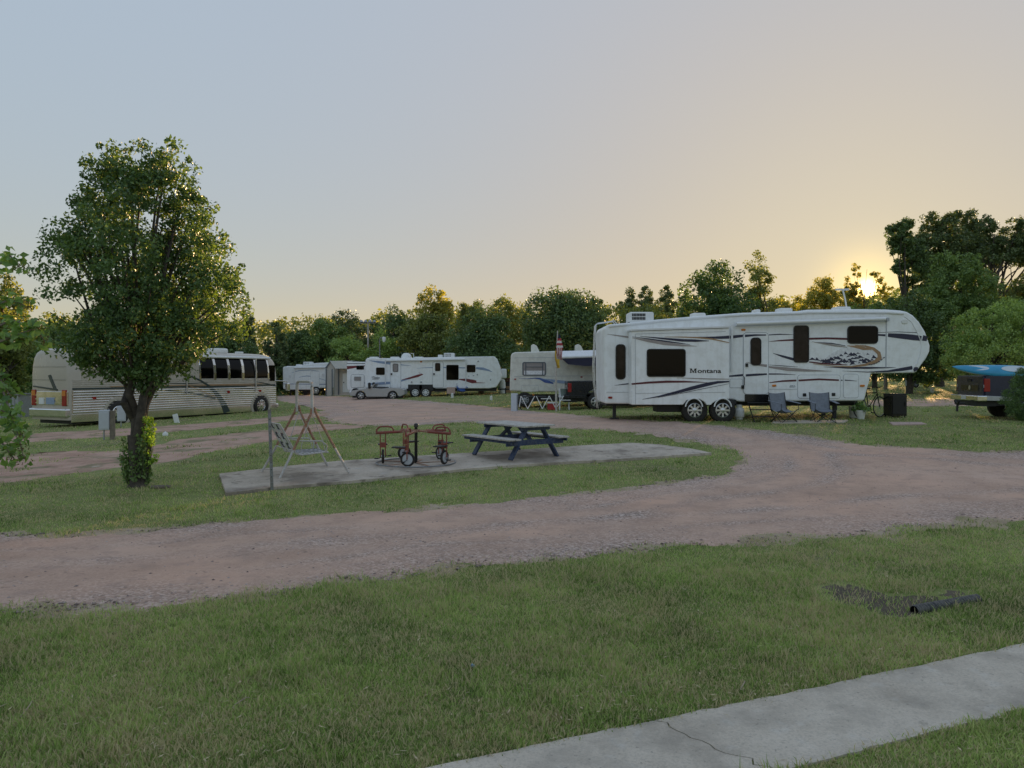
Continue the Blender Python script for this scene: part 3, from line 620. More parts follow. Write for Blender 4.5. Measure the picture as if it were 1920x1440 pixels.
T('pale willowy bush above the shed roof', 655, 634, 42, 67, 'leaf_light', 'willow_bush', 'ragged', clumps=110, size=.16)
T('pale green bush behind the tall light pole foot', 712, 618, 44, 68, 'leaf_light', 'willow_bush', 'ragged', clumps=110, size=.16)
T('dark rounded oak behind the floodlight lamp', 738, 578, 54, 74, D, 'oak_tree', clumps=150)
T('blue green cedar right of the floodlight lamp', 752, 628, 34, 69, 'leaf_blue', 'cedar_tree', clumps=110)
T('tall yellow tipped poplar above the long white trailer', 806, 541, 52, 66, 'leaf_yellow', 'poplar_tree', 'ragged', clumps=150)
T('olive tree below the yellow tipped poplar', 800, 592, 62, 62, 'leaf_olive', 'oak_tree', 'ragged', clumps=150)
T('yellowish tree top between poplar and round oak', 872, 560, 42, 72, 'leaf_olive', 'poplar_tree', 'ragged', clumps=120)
T('round dense pear tree behind the long white trailer roof', 902, 577, 72, 58.5, 'leaf_dark', 'pear_tree', clumps=230, size=.2)
T('broad olive tree on the skyline right of the round pear', 950, 552, 56, 74, 'leaf_olive', 'oak_tree', clumps=150)
T('large dense pear tree behind the motorhome and flag', 1062, 535, 82, 46, 'leaf_dark', 'pear_tree', clumps=320, size=.17)
T('narrow dark tree behind the rear roof ladder', 1118, 552, 34, 48, 'leaf_dark', 'pear_tree', clumps=140, size=.17)
T('left one of the round topped pines over the roof air conditioner', 1178, 548, 30, 86, 'needle', 'pine_tree', 'pine', clumps=70)
T('middle one of the round topped pines over the roof air conditioner', 1213, 544, 34, 86, 'needle', 'pine_tree', 'pine', clumps=80)
T('right one of the round topped pines over the roof air conditioner', 1252, 542, 32, 86, 'needle', 'pine_tree', 'pine', clumps=80)
T('low olive trees skyline left of the tall pear over the fifth wheel', 1205, 568, 70, 80, 'leaf_olive', 'oak_tree', clumps=140)
T('tall dense pear tree behind the middle of the fifth wheel', 1347, 490, 80, 36, 'leaf_pear', 'pear_tree', clumps=380, size=.14)
T('airy feathery tree leaning right of the tall pear', 1420, 482, 40, 40, 'leaf_olive', 'mimosa_tree', 'pine', clumps=60, size=.13, lean=.3)
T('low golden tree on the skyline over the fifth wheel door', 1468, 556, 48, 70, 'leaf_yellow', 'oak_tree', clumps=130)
def px_tree(name, label, bpx, d, ell, leaf, clumps, per, size, spread, r0=.14, nl=14, top=None):
    k = d/F; bx_ = (bpx-CX)*k; b0 = (bx_, d, gz1(bx_, d)); bl_ = [((px-CX)*k, d+dy, CZ-(py-HY)*k, rx*k, max(rx*k*.8, .5), rz*k) for px, py, rx, rz, dy in ell]
    return tree(name, label, b0, bl_, clumps, per, spread, size, leaf, r0, 'trees along the back of the park', nl=nl, trunk_top=P(*top, d) if top else None, shell=.4)
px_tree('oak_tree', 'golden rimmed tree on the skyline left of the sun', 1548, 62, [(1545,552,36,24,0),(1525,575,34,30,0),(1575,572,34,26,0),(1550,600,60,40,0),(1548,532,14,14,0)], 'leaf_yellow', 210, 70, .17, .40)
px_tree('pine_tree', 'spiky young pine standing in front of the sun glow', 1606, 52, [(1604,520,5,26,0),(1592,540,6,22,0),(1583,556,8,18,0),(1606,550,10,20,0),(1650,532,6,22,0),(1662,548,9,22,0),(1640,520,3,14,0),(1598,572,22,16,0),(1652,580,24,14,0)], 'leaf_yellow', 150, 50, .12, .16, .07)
px_tree('oak_tree', 'low dark brush under the setting sun', 1640, 49, [(1640,600,55,36,0),(1690,600,40,50,0),(1590,610,40,32,0),(1640,650,80,50,0)], 'leaf_mid', 300, 70, .16, .36)
px_tree('oak_tree', 'broad leaved oak reaching toward the sun from the big pines', 1706, 46, [(1688,430,24,22,0),(1704,455,28,26,0),(1682,462,16,16,0),(1712,485,26,24,0),(1690,500,14,16,0),(1720,520,30,30,0)], 'leaf_dark', 230, 60, .15, .24, .16)
px_tree('pine_tree', 'big spreading pine with plumed top right of the sun', 1762, 50, [(1745,470,46,34,0),(1790,462,44,32,0),(1745,425,15,26,0),(1765,432,13,22,0),(1728,450,22,22,0),(1780,425,14,22,0),(1760,505,44,28,0)], 'needle', 330, 64, .16, .30, .22)
px_tree('pine_tree', 'tall bushy pine with plumed top behind the pickup', 1815, 52, [(1800,420,14,26,0),(1818,418,13,30,0),(1830,440,18,26,0),(1815,462,38,28,0),(1840,490,34,26,0),(1808,500,40,30,0)], 'needle', 280, 64, .16, .30, .22)
px_tree('pine_tree', 'thin topped pine with arching limb at the right edge', 1862, 48, [(1852,420,16,16,0),(1868,440,22,18,0),(1890,462,36,22,0),(1915,440,22,16,0),(1935,470,40,30,0),(1872,480,38,20,0),(1905,420,10,10,0)], 'needle', 230, 60, .16, .27, .24, 20, (1856,440))
px_tree('oak_tree', 'bright green tree below the big pines', 1800, 42, [(1800,540,62,50,0),(1775,505,28,30,0),(1812,498,26,28,0),(1840,560,44,46,0),(1750,575,46,44,0),(1800,610,90,60,0)], 'leaf_mid', 520, 70, .14, .34)
px_tree('oak_tree', 'dark leafy tree behind the fifth wheel nose', 1705, 40, [(1700,590,46,46,0),(1725,630,50,60,0),(1680,650,50,60,0),(1740,680,60,40,0)], 'leaf_dark', 330, 70, .14, .32)
px_tree('willow_bush', 'grey green bush beyond the kayaks on the pickup', 1855, 36, [(1850,620,62,46,0),(1890,600,46,42,0),(1810,660,44,46,0),(1860,670,90,46,0),(1910,640,50,60,0)], 'leaf_light', 520, 70, .10, .28)
px_tree('oak_tree', 'dark bush at the right edge above the pickup cab', 1945, 38, [(1940,610,44,52,0),(1950,660,60,60,0)], 'leaf_mid', 220, 70, .13, .3)
px_tree('oak_tree', 'olive tree rising behind the pickup at the right edge', 1940, 46, [(1930,550,40,34,0),(1960,530,40,40,0),(1900,575,30,26,0)], 'leaf_olive', 200, 60, .15, .3)

# --- the wood beyond, one far mass
wc = []
for px in np.arange(-250, 2250, 9):
    top = np.interp(px, [-250,0,200,450,700,950,1150,1300,1500,1600,1700,1950,2250], [590,580,606,606,592,578,576,562,556,552,540,530,530])
    for k in range(9):
        d = random.uniform(80, 98); sx = d/F; zt = CZ-(top+random.uniform(-4,14)-HY)*sx; f_ = random.random()**.6
        wc.append(((px+random.uniform(-8,8)-CX)*sx, d, .5+(zt-.5)*f_))
wc = np.array(wc); v, f = leaves(wc, .95*(.6+.7*rng.random(len(wc))), 34, .38, .3, .6)
wd_ = npmesh('woods', v, f, 'leaf_olive'); tag(wd_, 'far wood closing the park', kind='stuff')
us = []
for px in np.arange(-250, 2250, 7):
    for k in range(3):
        d = random.uniform(64, 74); sx = d/F; x = (px-CX)*sx; us.append((x, d, gz1(x, d)+random.random()**1.5*2.2))
us = np.array(us); v, f = leaves(us, .6*(.6+.7*rng.random(len(us))), 30, .25, .3, .6)
ud = npmesh('undergrowth', v, f, 'leaf_dark'); tag(ud, 'dark brush along the edge of the wood', kind='stuff')
# ------------------------------------------------------------------ vehicle helpers and paints
mat('white_gel', (0.88,0.90,0.92), 0.35, var=0.03, scale=1.5, dirt=(0.70,0.70,0.68), dirt_amt=0.10)
def streaks(m):                                           # rain streaks and road film on the fibreglass
    t = m.node_tree; b = t.nodes['Principled BSDF']; base = b.inputs['Base Color'].links[0].from_socket
    tc = t.nodes.new('ShaderNodeTexCoord'); mp = t.nodes.new('ShaderNodeMapping'); mp.inputs['Scale'].default_value = (9, 9, .5); t.links.new(tc.outputs['Object'], mp.inputs['Vector'])
    n = t.nodes.new('ShaderNodeTexNoise'); n.inputs['Scale'].default_value = 1.0; n.inputs['Detail'].default_value = 6; t.links.new(mp.outputs[0], n.inputs['Vector'])
    r = _ramp(t, [(0.52, (0,0,0)), (0.75, (1,1,1))]); t.links.new(n.outputs['Fac'], r.inputs['Fac']); t.links.new(_mixc(t, base, (0.58,0.57,0.54), _math(t, 'MULTIPLY', r.outputs[0], 0.22)), b.inputs['Base Color'])
streaks(M['white_gel'])
mat('cream_gel', (0.70,0.70,0.64), 0.4, var=0.04, scale=1.5, dirt=(0.5,0.48,0.42), dirt_amt=0.15)
mat('white_trim', (0.76,0.77,0.78), 0.5, var=0.05)
mat('seam', (0.42,0.44,0.47), 0.6, var=0.05)
mat('navy', (0.018,0.020,0.055), 0.35, var=0.1)
mat('maroon', (0.10,0.012,0.022), 0.35, var=0.1)
mat('taupe', (0.33,0.29,0.28), 0.4, var=0.12)
mat('tan_decal', (0.36,0.22,0.12), 0.4, var=0.15, scale=3)
mat('blue_decal', (0.05,0.10,0.30), 0.4, var=0.1)
mat('pale_blue', (0.25,0.33,0.48), 0.4, var=0.12)
mat('red_decal', (0.16,0.018,0.025), 0.4, var=0.1)
mat('black_trim', (0.008,0.008,0.009), 0.5, var=0.2)
mat('black_paint', (0.010,0.010,0.012), 0.25, var=0.2)
mat('dark_glass', (0.003,0.0025,0.003), 0.05, var=0.2, spec=0.16)
mat('smoke_glass', (0.02,0.015,0.014), 0.08, var=0.7, scale=3, spec=0.2)
mat('shade', (0.30,0.27,0.26), 0.7, var=0.1)
mat('lace', (0.75,0.75,0.77), 0.8, var=0.15, scale=14)
mat('rubber', (0.014,0.014,0.015), 0.75, var=0.3, scale=12, dirt=(0.06,0.045,0.035), dirt_amt=0.15)
mat('alloy', (0.62,0.63,0.66), 0.3, 0.85, var=0.08)
mat('chrome', (0.75,0.76,0.78), 0.14, 1.0, var=0.05)
mat('stainless', (0.78,0.75,0.72), 0.16, 1.0, var=0.10, scale=1.2)
mat('champagne', (0.47,0.425,0.365), 0.26, var=0.06, scale=1.0)
mat('bus_dark', (0.035,0.055,0.055), 0.3, var=0.15)
mat('red_lens', (0.30,0.015,0.015), 0.2, var=0.1)
mat('amber_lens', (0.62,0.20,0.03), 0.25, var=0.1)
mat('steel_dark', (0.035,0.035,0.038), 0.6, 0.3, var=0.3, scale=8)
mat('steel_grey', (0.36,0.38,0.41), 0.45, 0.6, var=0.2, scale=9)
mat('plastic_white', (0.74,0.75,0.74), 0.5, var=0.06, scale=6)
class Fr:
    def __init__(s, loc, rz=0.0): s.l = Vector(loc); s.c = math.cos(rz); s.s = math.sin(rz)
    def uz(s, px, py, y0=0.0):
        kx = (px-CX)/F; kz = -(py-HY)/F; d = (y0-s.l.x*s.s+s.l.y*s.c)/(-kx*s.s+s.c); X = kx*d
        return ((X-s.l.x)*s.c+(d-s.l.y)*s.s, CZ+kz*d-s.l.z)
    def poly(s, pts, y0=0.0): return [s.uz(px, py, y0) for px, py in pts]
def decal(t, name, poly, y, m, th=0.003): return MB().prism(poly, y-th, y+0.02).build(name, m, t)
def swoosh(fr, pts, y0=0.0):
    """centre line with half widths in pixels -> closed outline"""
    q = [np.array(p[:2], float) for p in pts]; L, Rr = [], []
    for i, p in enumerate(q):
        d = q[min(i+1, len(q)-1)]-q[max(i-1, 0)]; d = d/max(np.hypot(*d), 1e-6); n = np.array([-d[1], d[0]]); L.append(fr.uz(*(p+n*pts[i][2]), y0)); Rr.append(fr.uz(*(p-n*pts[i][2]), y0))
    return L+Rr[::-1]
def win(t, fr, x0, y0, x1, y1, yl=0.0, r=.06, fw=.03, frame='black_trim', pane='dark_glass', name='window'):
    a = fr.uz(x0, y1, yl); b = fr.uz(x1, y0, yl); r = min(r, (b[0]-a[0])*.45, (b[1]-a[1])*.45); mb = MB()
    ring(mb, roundrect(a[0], a[1], b[0], b[1], r), roundrect(a[0]+fw, a[1]+fw, b[0]-fw, b[1]-fw, max(.01, r-fw)), yl-.028, yl+.01)
    o = mb.build(name, frame, t); MB().prism(roundrect(a[0]+fw*.9, a[1]+fw*.9, b[0]-fw*.9, b[1]-fw*.9, max(.01, r-fw)), yl-.014, yl+.01).build('pane', pane, o); return o
def wheel(t, u, yf, z, r, w=.22, rr=None, rim='alloy', spokes=8, name='wheel'):
    rr = rr or r*.6; s = 1 if w > 0 else -1
    o = MB().lathe([(rr, yf+.03*s), (rr+.01, yf+.005*s), (r*.88, yf), (r*.97, yf+.02*s), (r, yf+.05*s), (r, yf+w-.05*s), (r*.97, yf+w-.02*s), (r*.85, yf+w), (rr*.6, yf+w)], (u, 0, z), 'y', 28).build(name, 'rubber', t, smooth=True)
    k = MB().lathe([(rr, yf+.02*s), (rr*.9, yf+.012*s), (rr*.82, yf+.05*s), (rr*.8, yf+.10*s)], (u, 0, z), 'y', 28)
    k.lathe([(rr*.34, yf+.05*s), (rr*.34, yf+.02*s), (rr*.2, yf+.008*s), (.001, yf+.006*s)], (u, 0, z), 'y', 16)
    for i in range(spokes):
        a = 2*math.pi*i/spokes; d = Vector((math.cos(a), 0, math.sin(a))); c = Vector((u, yf+.035*s, z)); k.beam(c+d*rr*.25, c+d*rr*.88, rr*.26, .03, (0,1,0))
    k.build('rim', rim, o, smooth=True)
    MB().lathe([(rr*.8, yf+.10*s), (.001, yf+.10*s)], (u, 0, z), 'y', 20).build('brake', 'steel_dark', o)
    return o
def panel(t, fr, x0, y0, x1, y1, yl=0.0, r=.04, m='white_gel', name='hatch', th=.012, seamw=.014):
    a = fr.uz(x0, y1, yl); b = fr.uz(x1, y0, yl); o = MB().prism(roundrect(a[0], a[1], b[0], b[1], r), yl-th, yl+.01).build(name, m, t)
    mb = MB(); ring(mb, roundrect(a[0]-seamw, a[1]-seamw, b[0]+seamw, b[1]+seamw, r+seamw), roundrect(a[0], a[1], b[0], b[1], r), yl-th*.35, yl+.01); mb.build('seal', 'seam', o); return o
def lamp(t, fr, px, py, wpx, hpx, m, yl=0.0, name='marker_light'):
    u, z = fr.uz(px, py, yl); k = 1/(F/(fr.l.y)); w_, h_ = wpx*k/2, hpx*k/2
    return MB().prism(roundrect(u-w_, z-h_, u+w_, z+h_, min(w_, h_)*.9), yl-.03, yl+.01).build(name, m, t, bevel=.008)
def roof_unit(t, name, u0, u1, y0, y1, z0, z1, m='plastic_white', slats=0, bevel=.06):
    o = MB().box(u0, u1, y0, y1, z0, z1).build(name, m, t, bevel=bevel, seg=3)
    for r_ in range(2 if slats else 0):
        for i in range(slats):
            x = u0+(u1-u0)*(.12+.5*i/max(1, slats-1)); MB().box(x-.018, x+.018, y0-.012, y0+.02, z0+(z1-z0)*(.30+.32*r_), z0+(z1-z0)*(.54+.32*r_)).build('louver', 'steel_dark', o)
    return o
def text(t, name, s, u, z, y, size, m, width=None, bold=0.0, shear=0):
    cu = bpy.data.curves.new(name, 'FONT'); cu.body = s; cu.size = size; cu.extrude = .002; cu.offset = bold; cu.shear = shear
    tmp = bpy.data.objects.new('tmp', cu); C.objects.link(tmp); dg = bpy.context.evaluated_depsgraph_get(); me = bpy.data.meshes.new_from_object(tmp.evaluated_get(dg)); bpy.data.objects.remove(tmp)
    me.materials.clear(); me.materials.append(M[m]); o = link(name, me, t); o.location = (u, y, z); o.rotation_euler = (R(90), 0, 0)
    if width: xs_ = [v.co.x for v in me.vertices]; o.scale = (width/(max(xs_)-min(xs_)), 1, 1)
    return o

# ------------------------------------------------------------------ the big fifth wheel trailer
z1 = lambda x, y: (1100+x/4.8, 560+y/4.8)
z2 = lambda x, y: (1420+x/5.3333, 560+y/5.3333)
fw_loc = Vector(((1330-CX)/F*24.0, 24.0, CZ-(787-HY)/F*24.0)); fr = Fr(fw_loc)
fw = thing('fifth_wheel_trailer', 'large white fifth wheel trailer with navy swooshes and mountain picture', 'trailer', fw_loc)
W = 2.45
out_px = [z1(166,945), z1(158,600), z1(158,350), z1(162,275), z1(174,246), z1(200,232), z1(400,214), z1(630,188), z1(1000,156), z1(1400,127), z1(1900,112),
          z2(500,110), z2(1000,104), z2(1300,108), z2(1440,118), z2(1500,132), z2(1560,168), z2(1620,232), z2(1680,330), z2(1712,420), z2(1728,470), z2(1724,530), z2(1690,600), z2(1640,665), z2(1596,730), z2(1570,742),
          z2(1140,748), z2(1122,830), z2(1090,940), z2(1075,1005), z2(1060,1022), z2(600,1025), z2(110,1026), z1(1400,928),
          z1(1345,922), z1(1330,910), z1(1280,905), z1(1000,905), z1(870,950)]
body = MB().prism(fr.poly(out_px), 0.0, W).build('body', 'white_gel', fw, bevel=.05, seg=3)
# roof edge moulding
mb = MB(); rp = [fr.uz(*p, 0) for p in (z1(200,248), z1(400,230), z1(630,205), z1(1000,174), z1(1400,146), z1(1900,133), z2(500,140), z2(1000,136), z2(1300,140), z2(1460,150))]
mb.tube([(u, -.004, z) for u, z in rp], .045, 8); mb.build('roof_rail', 'white_trim', body, smooth=True)
# corner seams
for nm, pts in (('corner_seam', (z2(1290,205), z2(1285,690))), ('belt_seam', (z1(178,842), z1(400,842))), ('belt_seam', (z2(115,905), z2(395,905)))):
    (u0, a), (u1, b) = fr.uz(*pts[0]), fr.uz(*pts[1]); MB().beam((u0, -.004, a), (u1, -.004, b), .012 if nm == 'belt_seam' else .03, .012, (0,1,0)).build(nm, 'seam', body)
mb = MB(); cap = [fr.uz(*z2(x, y)) for x, y in ((1470,178),(1540,230),(1590,320),(1625,400),(1640,470),(1625,560),(1600,640),(1560,690),(1540,735))]
mb.tube([(u, -.003, z) for u, z in cap], .016, 6); mb.build('cap_seam', 'white_trim', body)
# slide-out room
SY = -0.62; sp = [z1(405,955), z1(403,560), z1(402,292), z1(1262,264), z1(1282,262), z1(1283,560), z1(1285,905), z1(1230,896), z1(1180,908), z1(1140,935), z1(1115,958), z1(1085,958), z1(1060,928), z1(1020,905), z1(960,897), z1(900,915), z1(868,955)]
slide = MB().prism([fr.uz(*p, SY) for p in sp], SY, .3).build('slide_out', 'white_gel', fw, bevel=.02)
a = fr.uz(*z1(405,292), SY); b = fr.uz(*z1(1283,262), SY)
MB().beam((a[0]-.04, SY+.3, a[1]+.03), (b[0]+.04, SY+.3, b[1]+.03), .70, .05).build('slide_topper', 'white_trim', slide)
for pts in ((z1(440,852), z1(1245,842)), (z1(437,320), z1(440,950)), (z1(440,318), z1(1250,296))):
    (u0, q), (u1, r_) = fr.uz(*pts[0], SY), fr.uz(*pts[1], SY); MB().beam((u0, SY-.003, q), (u1, SY-.003, r_), .012, .01, (0,1,0)).build('panel_seam', 'seam', slide)
arch = []
for cx_ in (965, 1225):
    mb = MB(); mb.tube([(u, SY-.01, z) for u, z in [fr.uz(*z1(cx_+78*math.cos(a_), 985-88*math.sin(a_)), SY) for a_ in np.linspace(.15, 2.99, 12)]], .022, 6); mb.build('wheel_arch', 'white_trim', slide)
win(slide, fr, *z1(540,452), *z1(890,703), yl=SY, r=.09)
u0, zq = fr.uz(*z1(928,668), SY); u1, zw = fr.uz(*z1(990,628), SY)
decal(slide, 'lettering', [(u0+(u1-u0)*x, zq+(zw-zq)*y) for x, y in ((0,0),(.3,0),(.3,.1),(.22,.12),(.22,.74),(.45,.02),(.55,.02),(.76,.74),(.76,.12),(.68,.1),(.68,0),(1,0),(1,.1),(.94,.12),(.94,.88),(1,.9),(1,1),(.72,1),(.5,.34),(.28,1),(0,1),(0,.9),(.07,.88),(.07,.12),(0,.1))], SY-.002, 'black_paint', .003)
text(slide, 'lettering', 'ontana', *fr.uz(*z1(996,668), SY), SY-.004, .185, 'black_paint', .72, .003)
def sw(t, m, pts, y0, zf=z1, name='stripe'): return decal(t, name, swoosh(fr, [(*zf(x, y), h/(4.8 if zf is z1 else 5.333)) for x, y, h in pts], y0), y0-.003, m)
# stripes on the slide
sw(slide, 'taupe', [(410,352,2),(550,378,12),(700,402,16),(850,420,9),(990,428,1)], SY-.001)
sw(slide, 'navy', [(410,342,1),(560,362,4),(700,382,6),(850,402,4),(930,413,1)], SY-.004)
sw(slide, 'navy', [(480,338,1),(700,360,8),(860,375,12),(980,378,11),(1100,380,2)], SY-.002)
sw(slide, 'navy', [(1000,344,1),(1100,350,8),(1200,350,12),(1283,346,14)], SY-.002)
sw(slide, 'tan_decal', [(700,344,1),(850,345,4),(1000,350,6),(1130,363,6),(1283,396,3)], SY-.005)
sw(slide, 'maroon', [(405,768,7),(560,755,9),(720,747,10),(880,747,8),(1000,750,4),(1090,755,1)], SY-.002)
sw(slide, 'navy', [(500,906,1),(640,882,6),(800,845,12),(950,805,16),(1080,772,16),(1180,752,11),(1283,746,6)], SY-.002)
sw(slide, 'taupe', [(810,712,1),(950,717,4),(1100,722,5),(1283,724,3)], SY-.002)
sw(slide, 'navy', [(640,890,1),(850,852,2),(1050,810,2),(1283,765,1)], SY-.0045)
# stripes on the wall left and right of it
sw(body, 'taupe', [(184,319,1),(260,330,5),(400,350,9)], 0); sw(body, 'navy', [(250,781,1),(320,772,4),(402,763,6)], 0)
sw(body, 'navy', [(1288,347,13),(1350,340,13),(1400,335,11),(1412,334,11)], 0)
sw(body, 'navy', [(1640,326,4),(1740,321,5),(1860,323,1)], 0); sw(body, 'maroon', [(1640,386,1),(1740,377,6),(1862,371,8)], 0)
sw(body, 'navy', [(1675,490,1),(1760,518,9),(1862,546,12)], 0)
sw(body, 'navy', [(1282,698,7),(1350,692,9),(1415,687,10)], 0); sw(body, 'navy', [(1640,678,6),(1740,678,5),(1880,684,1)], 0)
sw(body, 'navy', [(1640,596,1),(1760,604,3),(1900,614,1)], -.003)
sw(body, 'navy', [(1550,769,1),(1600,764,4),(1630,760,5)], 0)
sw(body, 'taupe', [(110,682,8),(300,705,18),(500,718,12),(700,724,3),(740,726,1)], 0, z2)
sw(body, 'maroon', [(120,840,4),(250,824,8),(390,818,9)], 0, z2)
sw(body, 'maroon', [(515,402,9),(700,397,9),(897,404,9)], 0, z2); sw(body, 'navy', [(515,392,1.5),(700,388,1.5),(897,394,1.5)], -.003, z2)
sw(body, 'navy', [(1205,362,9),(1280,366,10)], 0, z2); sw(body, 'navy', [(1306,364,18),(1450,376,26),(1560,388,28),(1640,398,24)], 0, z2)
sw(body, 'navy', [(1205,338,2),(1400,332,3),(1600,340,3)], 0, z2)
sw(body, 'navy', [(1652,392,28),(1680,398,26),(1698,404,22)], 0, z2)
sw(body, 'navy', [(660,682,1),(900,692,8),(1100,692,10),(1300,690,5),(1385,688,1)], 0, z2)
sw(body, 'navy', [(850,722,1),(1100,734,4),(1300,726,9),(1450,706,16),(1550,690,18)], 0, z2)
sw(body, 'navy', [(1560,712,22),(1590,700,18),(1606,692,8)], 0, z2)
# mountain picture: oval band, sky, snow and dark crags
mtn = decal(fw, 'mountain_picture', fr.poly([z2(*p) for p in ((525,600),(600,585),(680,600),(720,560),(760,540),(830,500),(900,492),(960,470),(1060,468),(1140,500),(1185,540),(1195,580),(1170,620),(1080,650),(960,664),(820,664),(680,645),(580,625))]), -.003, 'lace')
sw(mtn, 'tan_decal', [(980,466,3),(1080,474,8),(1160,500,14),(1215,545,18),(1225,590,22),(1180,630,18),(1080,662,12),(940,680,7),(780,676,4),(560,652,2)], -.004, z2, 'oval_band')
sw(mtn, 'maroon', [(520,632,6),(640,648,7),(780,658,6),(900,662,3)], -.007, z2, 'oval_band')
sw(mtn, 'taupe', [(545,430,1),(680,452,8),(780,470,8),(900,486,3)], -.004, z2, 'ray'); sw(mtn, 'navy', [(600,436,1),(740,446,5),(880,470,2)], -.007, z2, 'ray')
sw(mtn, 'tan_decal', [(900,470,2),(980,480,12),(1060,498,16),(1140,505,6)], -.006, z2, 'dusk_sky')
rr_ = random.Random(3)
for k in range(64):
    f_ = rr_.random(); x = 540+f_*640; top = np.interp(x, [540,700,760,850,930,1000,1100,1190], [600,610,545,505,510,515,525,560]); bot = np.interp(x, [540,700,900,1100,1190], [622,645,655,640,595]); y = top+(bot-top)*rr_.random()**.6; q = rr_.uniform(14,32)
    pts = [z2(x-q*rr_.uniform(.6,1.6), y+q*rr_.uniform(.2,.7)), z2(x-q*.2, y-q*rr_.uniform(.4,.9)), z2(x+q*rr_.uniform(.3,.8), y-q*.1), z2(x+q*rr_.uniform(.9,2.0), y+q*rr_.uniform(.3,.8)), z2(x+q*.2, y+q*.25)]
    decal(mtn, 'crag', fr.poly(pts), -.0065-k*.00003, 'navy', .0005)
for k in range(7):
    x = 1120+k*24; y = 660-k*k*1.9; sw(mtn, 'navy', [(x-12,y+4,1),(x,y,5),(x+12,y-7,2)], -.009, z2, 'scribble')
# windows, door, hatches
win(body, fr, *z1(260,410), *z1(350,728), r=.12, pane='smoke_glass')
win(body, fr, *z2(360,268), *z2(515,640), r=.10, pane='smoke_glass'); win(body, fr, *z2(898,272), *z2(1205,452), r=.12)
door = panel(fw, fr, *z1(1412,308), *z1(1632,858), r=.10, name='entry_door', th=.02, seamw=.02)
win(door, fr, *z1(1473,350), *z1(1570,602), yl=-.02, r=.12, pane='smoke_glass')
sw(door, 'navy', [(1424,335,11),(1520,328,8),(1615,327,5)], -.02); sw(door, 'navy', [(1432,690,10),(1530,684,10),(1622,679,7)], -.02); sw(door, 'taupe', [(1432,572,1),(1520,590,8),(1622,605,12)], -.02)
for p, s_ in (((1438,598),.05), ((1403,795),.05)):
    u, z = fr.uz(*z1(*p)); MB().box(u-s_*.8, u+s_*.8, -.06, 0, z-s_*1.1, z+s_*1.1).build('door_latch', 'black_trim', door, bevel=.01)
u, z = fr.uz(*z1(1412,700)); MB().tube([(u, -.02, z), (u, -.09, z-.02), (u, -.09, z-.26), (u, -.02, z-.28)], .013, 8).build('grab_handle', 'black_trim', fw, smooth=True)
panel(fw, fr, *z2(405,765), *z2(828,995), r=.08); panel(fw, fr, *z2(862,757), *z2(1008,990), r=.07); panel(fw, fr, *z1(1290,725), *z1(1400,800), r=.04)
sw(fw, 'maroon', [(412,818,9),(620,806,9),(815,815,8)], -.012, z2); sw(fw, 'navy', [(838,816,6),(850,816,6)], 0, z2); sw(fw, 'navy', [(875,815,5),(930,818,4),(1000,824,1)], -.012, z2)
for p in ((470,962),(760,958)):
    u, z = fr.uz(*z2(*p)); MB().box(u-.055, u+.055, -.03, 0, z-.05, z+.05).build('vent_cover', 'black_trim', fw, bevel=.01)
text(fw, 'lettering', 'fifth', *fr.uz(*z2(318,888)), -.004, .11, 'seam', .19, .002, .4)
for p, m in (((1410,280),'amber_lens'), ((212,890),'red_lens'), ((1686,782),'amber_lens')): lamp(fw, fr, *z1(*p), 8, 4, m)
lamp(fw, fr, *z2(1048,871), 9, 4, 'amber_lens'); lamp(fw, fr, *z2(1472,228), 12, 8, 'plastic_white', name='porch_light')
# awning roller along the eave with its arm
a = fr.uz(*z1(1335,230)); b = fr.uz(*z2(1260,205))
aw = MB().tube([(a[0], -.14, a[1]), (b[0], -.14, b[1])], .055, 12).build('awning_roller', 'white_trim', fw, smooth=True)
MB().beam((a[0], -.07, a[1]-.07), (b[0], -.07, b[1]-.07), .10, .012).build('awning_rail', 'seam', aw)  # thin grey strip just below the awning roller
for (x, y0, y1) in ((1300,235,655),):
    u, q = fr.uz(*z1(x, y0)); u2, r_ = fr.uz(*z1(x, y1)); MB().beam((u, -.09, q), (u2, -.09, r_), .06, .06, (0,1,0)).build('awning_arm', 'white_trim', aw, bevel=.008)
u, q = fr.uz(*z2(1285,210)); MB().box(u-.05, u+.03, -.18, 0, q-.06, q+.05).build('awning_bracket', 'seam', aw, bevel=.01)
# roof gear
u0, zz = fr.uz(*z1(412,205)); u1, z_t = fr.uz(*z1(635,112)); MB().box(u0, u1, .6, 1.35, zz-.12, zz+.03).build('air_conditioner_base', 'steel_dark', fw)
roof_unit(fw, 'air_conditioner', u0, u1, .55, 1.4, zz-.02, z_t+.02, slats=9, bevel=.05)
for p, w_, h_ in ((z1(1065,140),.42,.10), (z1(1610,112),.16,.12), (z2(370,112),.42,.12), (z2(965,104),.46,.14)):
    u, z = fr.uz(*p); roof_unit(fw, 'roof_vent', u-w_/2, u+w_/2, .7, 1.2, z-.06, z+h_, bevel=.05)
u, z = fr.uz(*z2(1025,108)); an = MB().tube([(u+.05, 1.0, z-.05), (u-.02, 1.0, z+.40), (u-.10, 1.0, z+.72)], .026, 8).build('television_antenna', 'plastic_white', fw)
MB().box(u-.34, u+.10, .96, 1.04, z+.70, z+.76).build('antenna_head', 'plastic_white', an, bevel=.02)
